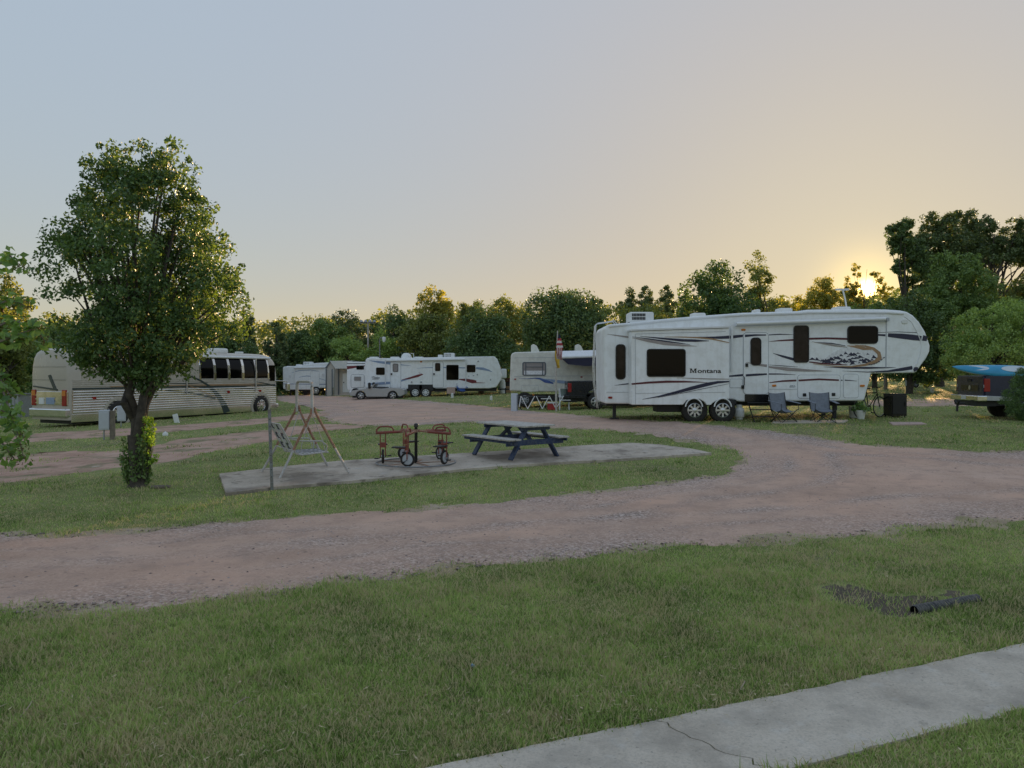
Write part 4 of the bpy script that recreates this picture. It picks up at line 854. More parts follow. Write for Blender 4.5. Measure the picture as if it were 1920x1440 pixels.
# rear ladder
lad = MB()
for yy in (1.35, 1.75):
    pts = [fr.uz(*z1(x, y), 1.55) for x, y in ((268,228),(245,203),(100,225),(82,245),(75,400),(66,600),(72,760),(92,900),(104,985))]
    lad.tube([(u-.02, yy, z) for u, z in pts], .018, 8)
lad.build('ladder_rail', 'alloy', fw, smooth=True)
for y in (320,400,480,570,660,750,840,900):
    u, z = fr.uz(*z1(np.interp(y, [245,400,600,760,900,985], [82,75,66,72,92,104]), y), 1.55); MB().cyl((u-.02, 1.35, z), (u-.02, 1.75, z), .014, n=8).build('ladder_rung', 'alloy', fw)
# chassis, wheels, steps, landing legs
MB().box(fr.uz(*z1(190,950))[0], fr.uz(*z2(1050,1010))[0], .35, W-.3, .42, .62).build('chassis', 'steel_dark', fw)
u0, za = fr.uz(*z1(620,955)); u1, zb = fr.uz(*z1(840,1018)); MB().box(u0, u1, -.2, .5, zb, za+.1).build('waste_tank', 'black_trim', fw, bevel=.02)
for x in (975, 1228):
    u, z = fr.uz(*z1(x, 1005), -.45); wheel(fw, u, -.45, z, .40, .24, .225)
for x0, x1 in ((870,1085),(1135,1330)):
    a = fr.uz(*z1(x0, 1000)); b = fr.uz(*z1(x1, 900)); MB().box(a[0], b[0], -.2, .2, .5, b[1]-.03).build('wheel_well', 'steel_dark', fw)
u0, za = fr.uz(*z1(1422,862)); u1, zb = fr.uz(*z1(1635,925)); MB().box(u0, u1, -.03, .25, zb, za).build('step_well', 'black_paint', fw)
for k in range(3):
    zz = zb-.02-.2*k; yy = -.15-.22*k; st = MB().box(u0+.03, u1-.03, yy-.24, yy, zz-.02, zz).build('entry_step', 'steel_dark', fw, bevel=.006)
    for uu in (u0+.05, u1-.05): MB().beam((uu, yy-.02, zz), (uu, yy-.26, zz-.20), .02, .035).build('step_hanger', 'steel_dark', st)
for x in (270,):
    u, z = fr.uz(*z1(x, 950)); MB().box(u-.05, u+.05, .5, .62, .02, .62).build('stabiliser_jack', 'steel_dark', fw); MB().box(u-.14, u+.14, .42, .70, 0, .03).build('jack_foot', 'steel_dark', fw)
for p in (830, 850):
    u, z = fr.uz(*z2(p, 1060)); MB().box(u-.05, u+.05, .4+(p-830)*.05, .5+(p-830)*.05, .0, z+.3).build('landing_leg', 'steel_dark', fw)
u0 = fr.uz(*z2(520,1030))[0]; u1 = fr.uz(*z2(1000,1030))[0]; MB().box(u0, u1, .1, W-.2, .50, .68).build('front_frame', 'black_trim', fw, bevel=.05)
u, z = fr.uz(*z2(1480,750)); kp = MB().cyl((u-.4, W/2, z+.05), (u-.4, W/2, z-.22), .06).build('king_pin', 'steel_dark', fw)
# ------------------------------------------------------------------ the motor coach
z5 = lambda x, y: (x/6.546, 620+y/6.546)
z6 = lambda x, y: (280+x/6.857, 620+y/6.857)
TH = R(64); c0 = P(128, 797, 33.3); bl = Vector((c0.x, c0.y, gz1(c0.x, c0.y)))
b1 = Vector((c0.x+12.69*math.cos(TH), c0.y+12.69*math.sin(TH), 0)); bl.z = min(bl.z, gz1(b1.x, b1.y))
bf = Fr(bl, TH); BL, BW, BH = 12.69, 2.6, 3.45
bus = thing('motor_coach', 'long champagne and stainless motor coach parked behind the pear tree', 'motorhome', bl, TH)
sec = [(0,.30),(0,2.35),(.05,2.75),(.16,3.10),(.34,3.32),(.62,3.42),(BW/2,3.46),(BW-.62,3.42),(BW-.34,3.32),(BW-.16,3.10),(BW-.05,2.75),(BW,2.35),(BW,.30)]
def body_loft(t, name, secs, m, smooth=True):
    n = len(secs[0][1]); mb = MB(); vs = [(x, y, z) for x, s_ in secs for y, z in s_]
    fs = [(i*n+k, i*n+(k+1) % n, (i+1)*n+(k+1) % n, (i+1)*n+k) for i in range(len(secs)-1) for k in range(n)]
    fs += [tuple(range(n)), tuple((len(secs)-1)*n+k for k in range(n))[::-1]]; return mb.add(vs, fs).build(name, m, t, smooth=smooth)
def scl(s_, k, kz, dz=0): return [((y-BW/2)*k+BW/2, .30+(z-.30)*kz+dz) for y, z in s_]
body_ = body_loft(bus, 'body', [(.0, scl(sec,.90,.93)), (.04, scl(sec,.96,.975)), (.16, scl(sec,1,1)), (BL-.9, sec), (BL-.35, scl(sec,1,.985)), (BL-.06, scl(sec,.975,.94)), (BL, scl(sec,.94,.88))], 'champagne')
ZB = lambda px, py: bf.uz(px, py)
# ribbed stainless siding: lower band in single ribs
band = MB().box(.16, BL-.1, -.012, .0, .58, 1.58).build('siding', 'stainless', bus)
ribm = None
for k in range(9):
    z = .64+k*.112; MB().tube([(.2, -.012, z), (BL-.15, -.012, z)], .036, 10).build('rib', 'stainless', band, smooth=True)
for k in range(4):
    z = 1.78+k*.085; MB().prism([(-.02, z-.02), (-.024, z), (-.02, z+.02), (0, z+.026), (0, z-.026)], .2, BL-.6, 'yz').build('rib', 'champagne', body_)
MB().box(.18, BL-.2, -.02, 0, 1.62, 1.70).build('dark_belt', 'bus_dark', body_); MB().box(2.0, BL-1.2, -.026, 0, 1.72, 1.76).build('belt_line', 'tan_decal', body_)
MB().box(.14, BL-.05, -.02, .02, .20, .56).build('skirt', 'stainless', bus, bevel=.01)
MB().box(.3, BL-.3, .2, BW-.2, .12, .35).build('underframe', 'steel_dark', bus)
# long swooping stripes (dark green, tan)
def bsw(m, pts, y=-.036, name='stripe'): return decal(body_, name, swoosh(bf, [(*z6(x, y_), h/6.857) for x, y_, h in pts], y), y, m, .004)
bsw('bus_dark', [(380,520,3),(520,580,8),(660,640,10),(780,720,14),(860,800,22),(920,880,28),(960,950,34),(1000,1050,40)])
bsw('tan_decal', [(470,690,2),(600,740,6),(750,810,10),(860,860,8)]); bsw('bus_dark', [(200,765,3),(450,785,5),(650,820,8),(850,870,10)], -.04)
bsw('bus_dark', [(150,670,3),(500,680,6),(760,664,2)], -.028); bsw('bus_dark', [(640,735,2),(900,725,16),(1150,725,22),(1340,745,8)], -.028)
bsw('tan_decal', [(600,712,2),(900,700,5),(1300,700,4),(1500,738,4)], -.032); bsw('bus_dark', [(1380,655,2),(1500,680,5),(1640,715,6)], -.03)
# windows: five tall panes with bright posts
wx = [(662,826),(858,1008),(1040,1186),(1220,1356),(1382,1518)]
for i, (a, b) in enumerate(wx):
    u0, zb_ = ZB(*z6(a, 570)); u1, _ = ZB(*z6(b, 570)); 
    mb = MB(); prof = [(-.012, 2.06), (-.012, 2.36), (.035, 2.76), (.14, 3.07), (.20, 3.16)]
    vs = [(u, y, z) for u in (u0, u1) for y, z in prof]; n = len(prof)
    mb.add(vs, [(k, k+1, n+k+1, n+k) for k in range(n-1)]); w_ = mb.build('window', 'dark_glass', bus, smooth=True)
    pm = MB(); pp = [(-.03, 2.0), (-.03, 2.36), (.018, 2.77), (.12, 3.09), (.22, 3.24)]
    for uu in (u0-.10, u1+.02):
        pm2 = MB(); vs = [(u, y, z) for u in (uu, uu+.09) for y, z in pp]; pm2.add(vs, [(k, k+1, len(pp)+k+1, len(pp)+k) for k in range(len(pp)-1)]); pm2.build('window_post', 'stainless', w_)
MB().box(.6, ZB(*z6(655,560))[0]-.1, -.02, 0, 2.05, 2.95).build('blank_panel', 'champagne', bus, bevel=.01)
u0, q = ZB(*z6(1538,645)); u1, q2 = ZB(*z6(1612,445)); MB().prism(roundrect(u0, q, u1, q2, .06), -.02, .02).build('driver_window', 'dark_glass', bus)
MB().tube([(.3, .10, 3.22), (BL-.5, .10, 3.20)], .07, 10).build('awning_roller', 'white_trim', bus, smooth=True)
for x in (472, 1360):
    u, q = ZB(*z6(x, 290)); MB().beam((u, -.06, 3.15), (u, -.06, 1.35), .07, .06, (0,1,0)).build('awning_arm', 'alloy', bus, bevel=.008)
# windshield and mirror at the front
MB().box(BL-.02, BL+.01, .25, BW-.25, 1.5, 2.7).build('windshield', 'dark_glass', bus)
MB().tube([(BL-.2, .0, 1.9), (BL+.55, -.22, 1.86), (BL+.62, -.24, 1.7)], .03, 8).build('mirror_arm', 'stainless', bus); MB().box(BL+.5, BL+.72, -.34, -.14, 1.3, 1.75).build('mirror', 'chrome', bus, bevel=.04)
MB().box(BL-.5, BL+.12, -.02, BW+.02, .30, .58).build('front_bumper', 'stainless', bus, bevel=.05)
# wheels with arches
for px, py, nm in ((489,757,'f'), (221,770,'r')):
    u, z = bf.uz(px, py, -.03); z = .52
    mb = MB(); mb.lathe([(.70, -.05), (.74, -.045), (.74, .02), (.60, .02), (.60, -.05), (.70, -.05)], (u, 0, z), 'y', 40); mb.build('wheel_arch', 'champagne', bus, smooth=True)
    MB().lathe([(.62, -.046), (.001, -.046)], (u, 0, z), 'y', 32).build('wheel_well', 'black_trim', bus)
    o = wheel(bus, u, -.10, z, .52, .3, .32, 'chrome', 10)
    MB().box(u-.75, u+.75, -.03, 0, .12, .22).build('arch_gap', 'black_trim', bus)
# rear: bumper, lamps, plates and emblem swoosh
Q = lambda y: y
rear = MB().box(-.02, .12, .05, BW-.05, .95, 1.55).build('rear_grille', 'stainless', bus, bevel=.02)
for k in range(3): MB().box(-.045, 0, .45, BW-.3, 1.02+k*.17, 1.06+k*.17).build('rib', 'stainless', rear)
for yy in (.10, BW-.40):
    tl = MB().box(-.05, .05, yy, yy+.28, .92, 1.62).build('tail_light', 'red_lens', bus, bevel=.02); MB().box(-.056, 0, yy+.02, yy+.26, 1.36, 1.58).build('turn_lens', 'amber_lens', tl)
MB().box(-.12, .2, .02, BW-.02, .42, .80).build('rear_bumper', 'chrome', bus, bevel=.06)
MB().box(-.06, .02, .9, 1.45, .98, 1.28).build('licence_plate', 'pale_blue', bus, bevel=.01); MB().box(-.06, .02, 1.6, 1.95, .98, 1.26).build('licence_plate', 'white_trim', bus, bevel=.01)
mb = MB(); mb.prism([(.75,1.62),(.95,1.62),(1.35,2.25),(1.18,2.28)], -.03, .05, 'yz'); mb.build('rear_stripe', 'bus_dark', bus)
mb = MB(); mb.prism([(.7,1.58),(2.4,1.74),(2.4,1.80),(.7,1.66)], -.026, .05, 'yz'); mb.build('rear_stripe', 'bus_dark', bus)
for z in (2.05, 2.62): MB().box(-.012, .05, .15, BW-.15, z, z+.012).build('rear_seam', 'bus_dark', bus)
for x in (2.1, 5.2): roof_unit(bus, 'air_conditioner', x, x+.9, .8, 1.7, 3.38, 3.72, bevel=.1)
roof_unit(bus, 'air_conditioner', 8.9, 9.8, .8, 1.6, 3.38, 3.70, bevel=.1); roof_unit(bus, 'roof_vent', 10.6, 10.9, .8, 1.2, 3.40, 3.55, bevel=.04)
for px, py in (z5(1160,828), z6(1020,790), z6(1425,772)): u, z = bf.uz(px, py, -.04); MB().box(u-.09, u+.09, -.05, 0, z-.06, z+.06).build('side_marker', 'red_lens', bus, bevel=.01)

# ------------------------------------------------------------------ the long travel trailer
z3 = lambda x, y: (640+x/5.647, 620+y/5.647)
tl_loc = P(800, 744.5, 55.0); tl_loc.z = gz1(tl_loc.x, 55.0); tf = Fr(tl_loc)
tt_ = thing('travel_trailer', 'long white travel trailer with blue and red swooshes beyond the gravel loop', 'trailer', tl_loc)
tb_ = MB().prism(tf.poly([z3(*p) for p in ((255,600),(255,310),(275,288),(500,292),(900,284),(1300,276),(1620,272),(1650,300),(1680,380),(1700,480),(1690,520),(1640,600),(1560,612),(1000,612),(950,600),(880,592),(800,592),(730,612),(640,628),(400,632),(300,626))]), 0, 2.45).build('body', 'white_gel', tt_, bevel=.05)
for x0, y0, x1, y1 in ((368,390,460,468),(1112,362,1242,522),(1328,362,1420,440)): win(tt_, tf, *z3(x0, y0), *z3(x1, y1), r=.08)
for x0, y0, x1, y1, wa in ((520,335,628,602,(545,350,602,436)), (970,332,1078,600,(993,342,1048,428))):
    d_ = panel(tt_, tf, *z3(x0, y0), *z3(x1, y1), r=.08, name='entry_door', th=.02, seamw=.03); win(d_, tf, *z3(wa[0], wa[1]), *z3(wa[2], wa[3]), yl=-.02, r=.08, pane='shade' if x0 < 900 else 'smoke_glass')
    u, z = tf.uz(*z3(x0+12, 460)); MB().box(u-.05, u+.05, -.08, 0, z-.07, z+.07).build('door_latch', 'black_trim', d_)
def tsw(m, pts, y=-.003): return decal(tb_, 'stripe', swoosh(tf, [(*z3(x, y_), h/5.647) for x, y_, h in pts], y), y, m, .006)
tsw('pale_blue', [(290,316,1),(400,332,12),(520,345,14),(640,362,4),(740,372,1)]); tsw('pale_blue', [(280,566,10),(460,556,14),(520,552,12)]); tsw('pale_blue', [(530,548,10),(640,530,8),(760,500,2)])
tsw('red_decal', [(640,520,2),(730,500,9),(810,478,13),(860,460,10),(820,446,2)], -.008); tsw('pale_blue', [(800,398,1),(900,392,3),(1100,390,6),(1320,394,5)])
tsw('pale_blue', [(1425,396,10),(1500,404,14),(1560,420,8),(1600,438,1)]); tsw('red_decal', [(1245,515,4),(1320,522,14),(1390,538,20),(1430,540,12)]); tsw('red_decal', [(1400,550,4),(1480,552,3),(1525,553,1)], -.008)
tsw('taupe', [(260,606,2),(320,610,8),(400,620,3)])
for x, y, w_, h_ in ((340,492,40,8),(380,500,60,9),(360,512,70,8),(1400,478,16,5),(1440,468,14,9),(1350,482,14,4),(1580,522,12,12)): tsw('steel_grey', [(x-w_/2,y,h_*.5),(x,y-2,h_),(x+w_/2,y,h_*.5)], -.008)
a = tf.uz(*z3(480,318)); b = tf.uz(*z3(1310,304)); MB().tube([(a[0],-.12,a[1]), (b[0],-.12,b[1])], .07, 10).build('awning_roller', 'white_trim', tt_, smooth=True)
for x in (468, 1318): u, q = tf.uz(*z3(x, 310)); u2, q2 = tf.uz(*z3(x+4, 560)); MB().beam((u,-.06,q), (u,-.06,q2), .06, .06, (0,1,0)).build('awning_arm', 'white_trim', tt_)
for x in (783, 895): u, z = tf.uz(*z3(x, 655)); wheel(tt_, u, -.1, z, .40, .24, .24, 'white_trim', 8)
for x in (780, 900): u, z = tf.uz(*z3(x, 640)); MB().box(u-.5, u+.5, -.01, .3, .42, .86).build('wheel_well', 'steel_dark', tt_)
u0 = tf.uz(*z3(300,630))[0]; u1 = tf.uz(*z3(1640,610))[0]; MB().box(u0, u1, .3, 2.2, .38, .62).build('chassis', 'steel_dark', tt_)
for x in (535, 990): a = tf.uz(*z3(x, 605)); MB().box(a[0], a[0]+.75, -.35, .1, .35, .40).build('entry_step', 'steel_dark', tt_)
for x0, x1, yb, yt in ((1075,1190,276,233), (1010,1060,280,252)): u0, z0_ = tf.uz(*z3(x0, yb)); u1, zt = tf.uz(*z3(x1, yt)); roof_unit(tt_, 'air_conditioner', u0, u1, .8, 1.6, z0_-.1, zt, slats=5 if x0 > 1060 else 0)
u, z = tf.uz(*z3(665,290)); mb = MB(); mb.lathe([(.001,.40),(.20,.37),(.34,.24),(.40,.05),(.40,-.1)], (u, 1.2, z), 'z', 18); mb.build('satellite_dome', 'plastic_white', tt_, smooth=True)
for x in (320, 545, 805): u, z = tf.uz(*z3(x, 290)); roof_unit(tt_, 'roof_vent', u-.32, u+.32, .8, 1.3, z-.08, z+.11)
u, z = tf.uz(*z3(752,290)); MB().tube([(u,1,z-.1),(u-.05,1,z+.35),(u-.25,1,z+.36)], .025, 6).build('antenna', 'plastic_white', tt_)
u, z = tf.uz(*z3(1700,440)); MB().box(u-.1, u+.33, .9, 1.55, z-.45, z+.25).build('propane_cover', 'white_trim', tt_, bevel=.08)
MB().box(u-.3, u+1.0, 1.15, 1.3, .45, .55).build('hitch_tongue', 'steel_dark', tt_); MB().box(u+.2, u+.3, 1.1, 1.2, 0, .6).build('tongue_jack', 'steel_dark', tt_)
for p in ((845,328),): lamp(tt_, tf, *z3(*p), 4, 3, 'amber_lens')
for x, y in ((745,545),(845,545),(1450,325)): lamp(tt_, tf, *z3(x, y), 3.2, 3.2, 'steel_grey', name='vent_cap')
# the short camper standing behind its tail
cm_loc = P(667, 743, 57.5); cm_loc.z = gz1(cm_loc.x, 57.5); cf = Fr(cm_loc)
cm = thing('camper_trailer', 'short white camper with a red wedge stripe behind the silver car', 'trailer', cm_loc)
cb_ = MB().prism(cf.poly([z3(*p) for p in ((62,620),(57,400),(58,340),(70,330),(330,330),(330,640),(100,640))]), 0, 2.3).build('body', 'white_gel', cm, bevel=.04)
win(cm, cf, *z3(160,370), *z3(240,412), r=.06)
d_ = panel(cm, cf, *z3(105,468), *z3(240,600), r=.10, name='hatch', th=.02, seamw=.04); win(d_, cf, *z3(135,486), *z3(210,532), yl=-.02, pane='shade', frame='steel_grey', fw=.04)
decal(cb_, 'stripe', cf.poly([z3(*p) for p in ((58,375),(250,368),(250,376),(160,392),(60,410))]), -.003, 'red_decal'); decal(cb_, 'stripe', cf.poly([z3(*p) for p in ((58,344),(250,344),(250,350),(58,350))]), -.003, 'navy')
decal(cb_, 'stripe', cf.poly([z3(*p) for p in ((110,600),(200,545),(250,545),(250,560),(180,610))]), -.003, 'pale_blue')
u, z = cf.uz(*z3(150,660)); wheel(cm, u, -.05, .34, .34, .22, .2, 'white_trim', 6)

# ------------------------------------------------------------------ the far fifth wheel at the left and the tan shed
z7 = lambda x, y: (500+x/8, 600+y/8)
ft_loc = P(570, 742, 64); ft_loc.z = gz1(ft_loc.x, 64); ff = Fr(ft_loc)
ft = thing('fifth_wheel_trailer', 'far white trailer with thin blue line beside the tan shed', 'trailer', ft_loc)
fb_ = MB().prism(ff.poly([z7(*p) for p in ((245,1030),(240,715),(260,700),(420,690),(600,665),(750,645),(930,638),(1100,638),(1100,1010),(800,1020),(790,1035),(660,1045),(300,1045))]), 0, 2.4).build('body', 'white_gel', ft, bevel=.05)
for m, pts in (('blue_decal', ((250,958,3),(600,962,4),(890,964,4))), ('pale_blue', ((380,790,2),(480,760,4),(660,750,5),(780,768,2))), ('pale_blue', ((480,860,2),(600,838,5),(700,850,4),(880,905,3))), ('steel_grey', ((665,905,12),(775,903,12)))):
    decal(fb_, 'stripe', swoosh(ff, [(*z7(x, y), h/8) for x, y, h in pts], 0), -.003, m, .006)
a = ff.uz(*z7(420,718)); b = ff.uz(*z7(890,710)); MB().tube([(a[0],-.1,a[1]),(b[0],-.1,b[1])], .07, 8).build('awning_roller', 'white_trim', ft)
for x in (420,): u, q = ff.uz(*z7(x, 720)); _, q2 = ff.uz(*z7(x, 960)); MB().beam((u,-.05,q),(u,-.05,q2), .07, .06, (0,1,0)).build('awning_arm', 'white_trim', ft)
panel(ft, ff, *z7(660,770), *z7(790,1000), r=.06, name='entry_door')
for x0, y0, x1, y1 in ((505,672,638,625),(395,692,465,664),(250,704,325,690)): u0, q = ff.uz(*z7(x0, y0)); u1, q2 = ff.uz(*z7(x1, y1)); roof_unit(ft, 'air_conditioner' if x0 > 500 else 'roof_vent', u0, u1, .8, 1.5, q-.1, q2, slats=4 if x0 > 500 else 0)
u, z = ff.uz(*z7(740,1080)); wheel(ft, u, -.05, .38, .38, .22, .23, 'alloy', 6); u, z = ff.uz(*z7(580,1080)); wheel(ft, u, .3, .36, .36, .22, .2, 'steel_dark', 6)
for x in (340, 830): u, _ = ff.uz(*z7(x, 1080)); MB().box(u-.05, u+.05, .4, .5, 0, .6).build('stabiliser_jack', 'steel_dark', ft)
u0 = ff.uz(*z7(260,1040))[0]; u1 = ff.uz(*z7(790,1040))[0]; MB().box(u0, u1, .3, 2.1, .35, .55).build('chassis', 'steel_dark', ft)
for x, y in ((355,845),(850,825)): lamp(ft, ff, *z7(x, y), 5, 6, 'lace', name='sticker')
mat('tan_metal', (0.46,0.44,0.40), 0.55, 0.1, var=0.05); mat('shed_roof', (0.60,0.62,0.63), 0.4, 0.3, var=0.05); mat('shed_trim', (0.10,0.12,0.14), 0.5, var=0.1); mat('tan_door', (0.55,0.50,0.44), 0.6, var=0.05)
sh_loc = P(630, 741, 61.5); sh_loc.z = gz1(sh_loc.x, 61.5); sf = Fr(sh_loc)
sh = thing('utility_shed', 'small tan metal shed with gable roof and recessed porch', 'shed', sh_loc)
g = lambda x, y: sf.uz(*z7(x, y))
gl, gr_ = g(895,1105), g(1030,720); u0 = g(895,0)[0]; u1 = g(985,0)[0]; ur = g(1290,0)[0]; ze = g(0,722)[1]; zr = g(0,618)[1]; um = (u0+g(1030,0)[0])/2
gab = MB().prism([(u0,0),(u1,0),(u1,g(0,740)[1]),(g(1030,0)[0],ze),(um,zr),(u0,g(0,725)[1])], 0, .12).build('gable_wall', 'tan_metal', sh)
MB().box(u0, ur, 2.4, 2.5, 0, ze).build('back_wall', 'tan_metal', sh); MB().box(u1, ur, 1.0, 1.1, 0, ze).build('porch_wall', 'tan_door', sh)
pm = MB(); pm.add([(um-.05,-.12,zr+.02),(ur,-.12,zr+.04),(ur,-.12,ze-.02),(g(1035,0)[0],-.12,ze-.04),(um-.05,2.6,zr+.02),(ur,2.6,zr+.04),(ur,2.6,ze-.02),(g(1035,0)[0],2.6,ze-.04)], [(0,1,2,3),(4,7,6,5),(0,4,5,1),(2,6,7,3),(1,5,6,2),(0,3,7,4)]); pm.build('roof', 'shed_roof', sh)
for a, b in (((u0-.04, g(0,725)[1]), (um, zr+.04)), ((um, zr+.04), (g(1035,0)[0], ze))): MB().beam((a[0],-.03,a[1]), (b[0],-.03,b[1]), .10, .10, (0,1,0)).build('gable_trim', 'shed_trim', sh)
for x in (893, 985): u = g(x,0)[0]; MB().beam((u,-.03,0), (u,-.03,g(0,735)[1]), .07, .08, (0,1,0)).build('corner_trim', 'shed_trim', sh)
u = g(1040,0)[0]; MB().box(u-.04, u+.04, .9, .98, 0, ze).build('porch_post', 'shed_trim', sh)
a, b = g(1100,1090), g(1200,800); dr = MB().box(a[0], b[0]+.2, .96, 1.02, a[1], b[1]).build('door', 'plastic_white', sh, bevel=.01); MB().box(a[0]+.06, a[0]+.12, .92, .96, 1.0, 1.1).build('handle', 'steel_dark', dr)
MB().box(u1, ur, .0, 1.0, -.05, .06).build('porch_floor', 'concrete', sh)

# ------------------------------------------------------------------ motorhome with awning, behind the fifth wheel
z4 = lambda x, y: (930+x/8, 620+y/8)
mh_loc = P(1040, 766, 38.5); mh_loc.z = gz1(mh_loc.x, 38.5); mf = Fr(mh_loc)
mh = thing('motorhome', 'cream motorhome with blue wave stripe and open awning behind the flag', 'motorhome', mh_loc)
mbd = MB().prism(mf.poly([z4(*p) for p in ((205,905),(210,700),(222,380),(240,340),(290,322),(900,306),(1500,292),(2300,280),(2300,900),(1500,915),(700,918)) ]), 0, 2.4).build('body', 'cream_gel', mh, bevel=.07, seg=3)
w_ = win(mh, mf, *z4(395,470), *z4(750,675), r=.09, fw=.05, frame='shed_trim', pane='shade')
a = mf.uz(*z4(408,665)); b = mf.uz(*z4(740,600)); MB().box(a[0]+.05, b[0]-.05, -.02, 0, a[1]+.02, b[1]).build('lace_curtain', 'lace', w_)
for x in (447, 700): u, q = mf.uz(*z4(x, 480)); u2, q2 = mf.uz(*z4(x, 665)); MB().box(u-.025, u+.025, -.03, 0, q2, q).build('window_bar', 'shed_trim', w_)
u, q = mf.uz(*z4(450,545)); u2, _ = mf.uz(*z4(700,545)); MB().box(u, u2, -.03, 0, q-.015, q+.015).build('window_bar', 'shed_trim', w_)
def msw(m, pts, y=-.003): return decal(mbd, 'stripe', swoosh(mf, [(*z4(x, y_), h/8) for x, y_, h in pts], y), y, m, .006)
msw('blue_decal', [(340,716,1),(480,722,4),(580,712,7),(660,720,14),(740,755,26),(860,790,10)]); msw('pale_blue', [(660,716,2),(780,735,10),(900,760,22),(1100,780,22),(1500,780,22)], -.008)
for y in (408, 688): a = mf.uz(*z4(275, y)); b = mf.uz(*z4(1520, y-12)); MB().beam((a[0],-.004,a[1]), (b[0],-.004,b[1]), .02, .01, (0,1,0)).build('seam_line', 'seam', mbd)
panel(mh, mf, *z4(382,822), *z4(632,912), r=.04, m='cream_gel')
for x, y, m in ((288,728,'red_lens'), (1282,695,'red_lens'), (560,962,'amber_lens')): lamp(mh, mf, *z4(x, y), 4, 2.5, m)
for x in (535, 1215):
    u, z = mf.uz(*z4(x, 310)); pf = [(u, z-.08), (u, z+.34), (u+.12, z+.40), (u+.28, z+.32), (u+.42, z+.02), (u+.42, z-.08)]; MB().prism(pf, .9, 1.5).build('roof_vent_cowl', 'cream_gel', mh, bevel=.04)
a = mf.uz(*z4(940,372)); b = mf.uz(*z4(1540,345))
aw2 = MB().tube([(a[0],-1.1,a[1]-.12), (b[0]+1.4,-1.1,b[1]-.10)], .07, 10).build('awning_roller', 'white_trim', mh, smooth=True)
MB().add([(a[0],-1.1,a[1]-.05),(b[0]+1.4,-1.1,b[1]-.03),(b[0]+1.4,-.01,b[1]+.22),(a[0],-.01,a[1]+.22)], [(0,1,2,3)]).build('awning_fabric', 'lace', aw2)
MB().add([(a[0],-1.12,a[1]-.12),(b[0]+1.4,-1.12,b[1]-.10),(b[0]+1.4,-1.10,b[1]-.58),(a[0]+1.2,-1.10,a[1]-.54),(a[0]+.4,-1.10,a[1]-.46)], [(0,1,2,3,4)]).build('awning_valance', 'navy', aw2)
u0 = mf.uz(*z4(230,930))[0]; MB().box(u0, u0+7, .2, 2.2, .3, .6).build('chassis', 'steel_dark', mh)
for x in (430, 1650): u, _ = mf.uz(*z4(x, 1000)); wheel(mh, u, .02, .38, .38, .25, .22, 'steel_grey', 8)
# ------------------------------------------------------------------ playground and yard things
mat('blue_paint', (0.015,0.034,0.095), 0.6, var=0.3, scale=7, dirt=(0.09,0.11,0.15), dirt_amt=0.2, bump=.4)
mat('grey_wood', (0.50,0.47,0.43), 0.85, var=0.25, scale=8, dirt=(0.24,0.23,0.22), dirt_amt=0.15, bump=.6, bscale=30)
mat('red_paint', (0.27,0.055,0.04), 0.45, var=0.25, scale=9, dirt=(0.16,0.06,0.035), dirt_amt=0.3)
mat('rusty', (0.30,0.135,0.07), 0.75, 0.1, var=0.35, scale=14, dirt=(0.45,0.38,0.33), dirt_amt=0.18)
mat('white_rust', (0.52,0.51,0.50), 0.6, 0.2, var=0.15, scale=12, dirt=(0.36,0.22,0.13), dirt_amt=0.06)
mat('galvanised', (0.26,0.28,0.30), 0.5, 0.6, var=0.2, scale=12, dirt=(0.18,0.13,0.10), dirt_amt=0.2)
mat('strap_white', (0.58,0.58,0.60), 0.7, var=0.1, scale=12); mat('strap_navy', (0.028,0.032,0.055), 0.7, var=0.2)
mat('grey_fabric', (0.20,0.22,0.26), 0.85, var=0.15, scale=12); mat('dark_fabric', (0.03,0.03,0.035), 0.85, var=0.2)
mat('utility_grey', (0.50,0.53,0.58), 0.5, 0.2, var=0.06); mat('post_wood', (0.19,0.16,0.125), 0.85, var=0.3, scale=10, bump=.5)
mat('paver', (0.50,0.36,0.32), 0.9, var=0.15, scale=8); mat('pot_white', (0.66,0.66,0.63), 0.6, var=0.08); mat('blue_cloth', (0.05,0.12,0.36), 0.8, var=0.15)
mat('cooler_red', (0.42,0.03,0.03), 0.5, var=0.1); mat('bucket_green', (0.16,0.21,0.20), 0.5, var=0.1); mat('yellow_cloth', (0.62,0.42,0.06), 0.8, var=0.2, scale=8)
mat('flag_red', (0.42,0.05,0.06), 0.8, var=0.1); mat('flag_white', (0.68,0.66,0.66), 0.8, var=0.06); mat('flag_blue', (0.03,0.035,0.10), 0.8, var=0.1)
mat('litter_blue', (0.20,0.34,0.55), 0.5, var=0.1); mat('twig', (0.36,0.29,0.22), 0.9, var=0.25, scale=20)
mat('pipe_black', (0.025,0.026,0.028), 0.5, var=0.3, scale=10, dirt=(0.16,0.15,0.13), dirt_amt=0.3)
SLAB = .055
